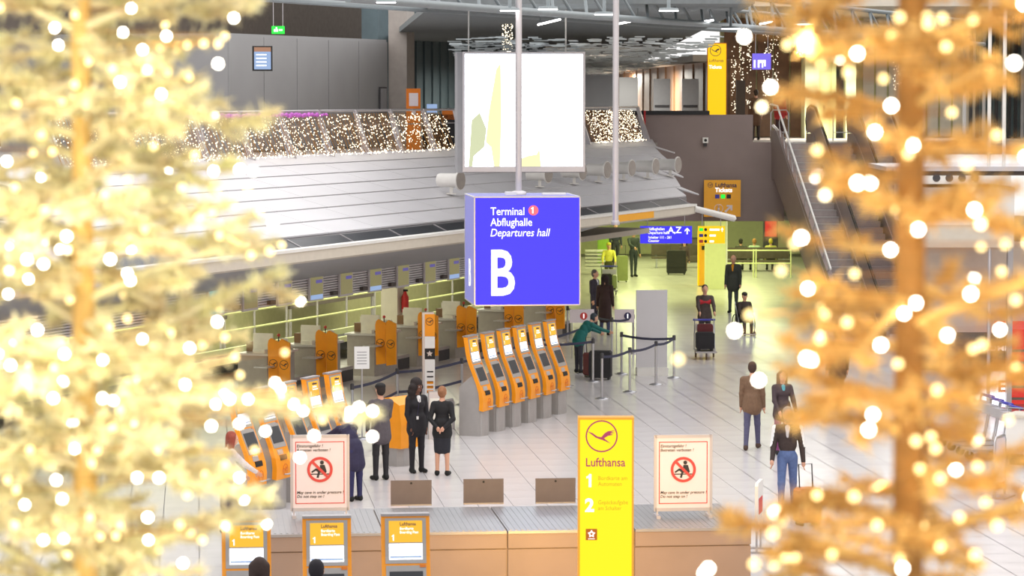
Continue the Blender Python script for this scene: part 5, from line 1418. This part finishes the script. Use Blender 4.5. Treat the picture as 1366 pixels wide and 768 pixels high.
def lights(base, tips, spots, D, r, seed, lab, mats, extra, prof, zr, front=True):
    rr = random.Random(seed)
    o = thing('string_lights', lab, 'fairy lights', (base[0], base[1], zr[0]), 0, 'bulb strings on the gold trees')
    bm = {m: MB().ball((0, 0, 0), r, 8, 6).mesh('bulb', m) for m in mats}
    pos = []
    for px, py, m in spots:
        Y = D + rr.uniform(-.35, .25); p = dp(px, py, Y); pos.append((Vector((p.x-base[0], p.y-base[1], p.z-zr[0])), mats[m]))
    tt = tips[:]; rr.shuffle(tt)
    for p in tt[:extra]:
        q = p + Vector((rr.uniform(-.02, .02), rr.uniform(-.02, .02), rr.uniform(-.03, .0)))
        pos.append((Vector((q.x, q.y, q.z-zr[0])), mats[rr.choice((0, 1, 1, 1, 2))]))
    pos = pos[:300]
    wr = MB(); srt = sorted(pos, key=lambda a: a[0].z)
    for a, b in zip(srt[:-1], srt[1:]):
        if (a[0]-b[0]).length < .5: wr.tube([a[0], b[0]], .0015, 3, caps=False)
    wr.build('wire', 'gold_bark', o, kind='stuff')
    for p, m in pos: place('bulb', bm[m], o, p)
    return o
WL = [(9,215),(73,37),(78,60),(175,11),(190,66),(215,125),(291,85),(312,24),(164,43),(222,48),(285,228),(320,226),(338,228),(364,296),(174,374),(170,365),(290,429),(36,346),(58,352),(38,372),(20,455),(14,487),(84,509),(86,472),(137,480),(71,531),(137,531),(151,534),(247,513),(253,464),(185,506),(190,452),(306,532),(288,539),(331,532),(319,565),(282,568),(354,575),(367,510),(374,518),(392,539),(419,581),(400,610),(183,637),(212,637),(75,640),(83,665),(33,673),(197,690),(198,720),(244,751),(58,720),(180,568),(479,543),(497,548),(497,582),(468,549),(89,315),(80,333),(147,346),(175,331),(14,326),(50,440),(11,392)]
GL = [(260,207),(293,314),(270,290),(243,250),(170,425),(93,400),(72,490),(83,455),(66,475),(270,460),(150,570),(130,600),(300,450),(335,340),(265,291),(205,195),(82,136),(113,140),(55,180),(70,202),(100,113),(22,138),(118,82),(300,48),(272,58),(250,60),(292,57),(100,20),(150,92),(170,240),(140,260),(60,280),(20,250),(330,250),(345,282),(360,335),(230,540),(210,600),(300,620),(250,660),(120,690),(160,700),(40,600),(20,700),(10,640),(90,740),(240,700),(270,720),(340,600),(430,560),(450,520),(380,470),(320,500)]
WR = [(993,49),(1028,116),(1189,141),(1069,317),(1144,244),(1161,244),(1225,306),(1188,333),(1300,280),(1299,373),(1295,392),(1206,418),(1222,404),(1175,460),(1264,447),(1083,480),(1076,478),(980,441),(1012,507),(1159,573),(1275,627),(1121,76),(1093,448),(1366,5),(1353,84),(945,758),(940,764)]
GR = [(1237,23),(1257,25),(1238,32),(1298,26),(1200,23),(1178,105),(1212,205),(1132,97),(1191,48),(1262,62),(1195,278),(1309,328),(1198,485),(1298,465),(1042,361),(1060,325),(1336,362),(1222,588),(1248,598),(1227,625),(1254,638),(1304,622),(1031,711),(1040,735),(1060,745),(1006,752),(1033,752),(1000,420),(1310,460),(1355,400),(905,479),(1130,430),(1140,365),(1100,420),(1250,520),(1090,660),(1139,662),(1170,700),(1230,700),(1280,690),(1300,740),(1200,745),(1110,740),(1330,700),(1345,560),(1290,220),(1330,180),(1270,150),(1090,200),(1050,60)]
lights((lx, DL_), tipsL, [(x, y, 0) for x, y in WL] + [(x, y, 1) for x, y in GL], DL_-.45, .0085, 5, 'many round bulbs strung over the left gold tree', ['bulb_white', 'bulb_gold', 'bulb_warm'], 170, profL, (5.55, 7.75))
lights((rx, DR_), tipsR, [(x, y, 0) for x, y in WR] + [(x, y, 1) for x, y in GR], DR_-.2, .0085, 6, 'round bulbs strung over the right gold tree', ['bulb_white', 'bulb_gold', 'bulb_warm'], 50, profR, (5.95, 7.6))
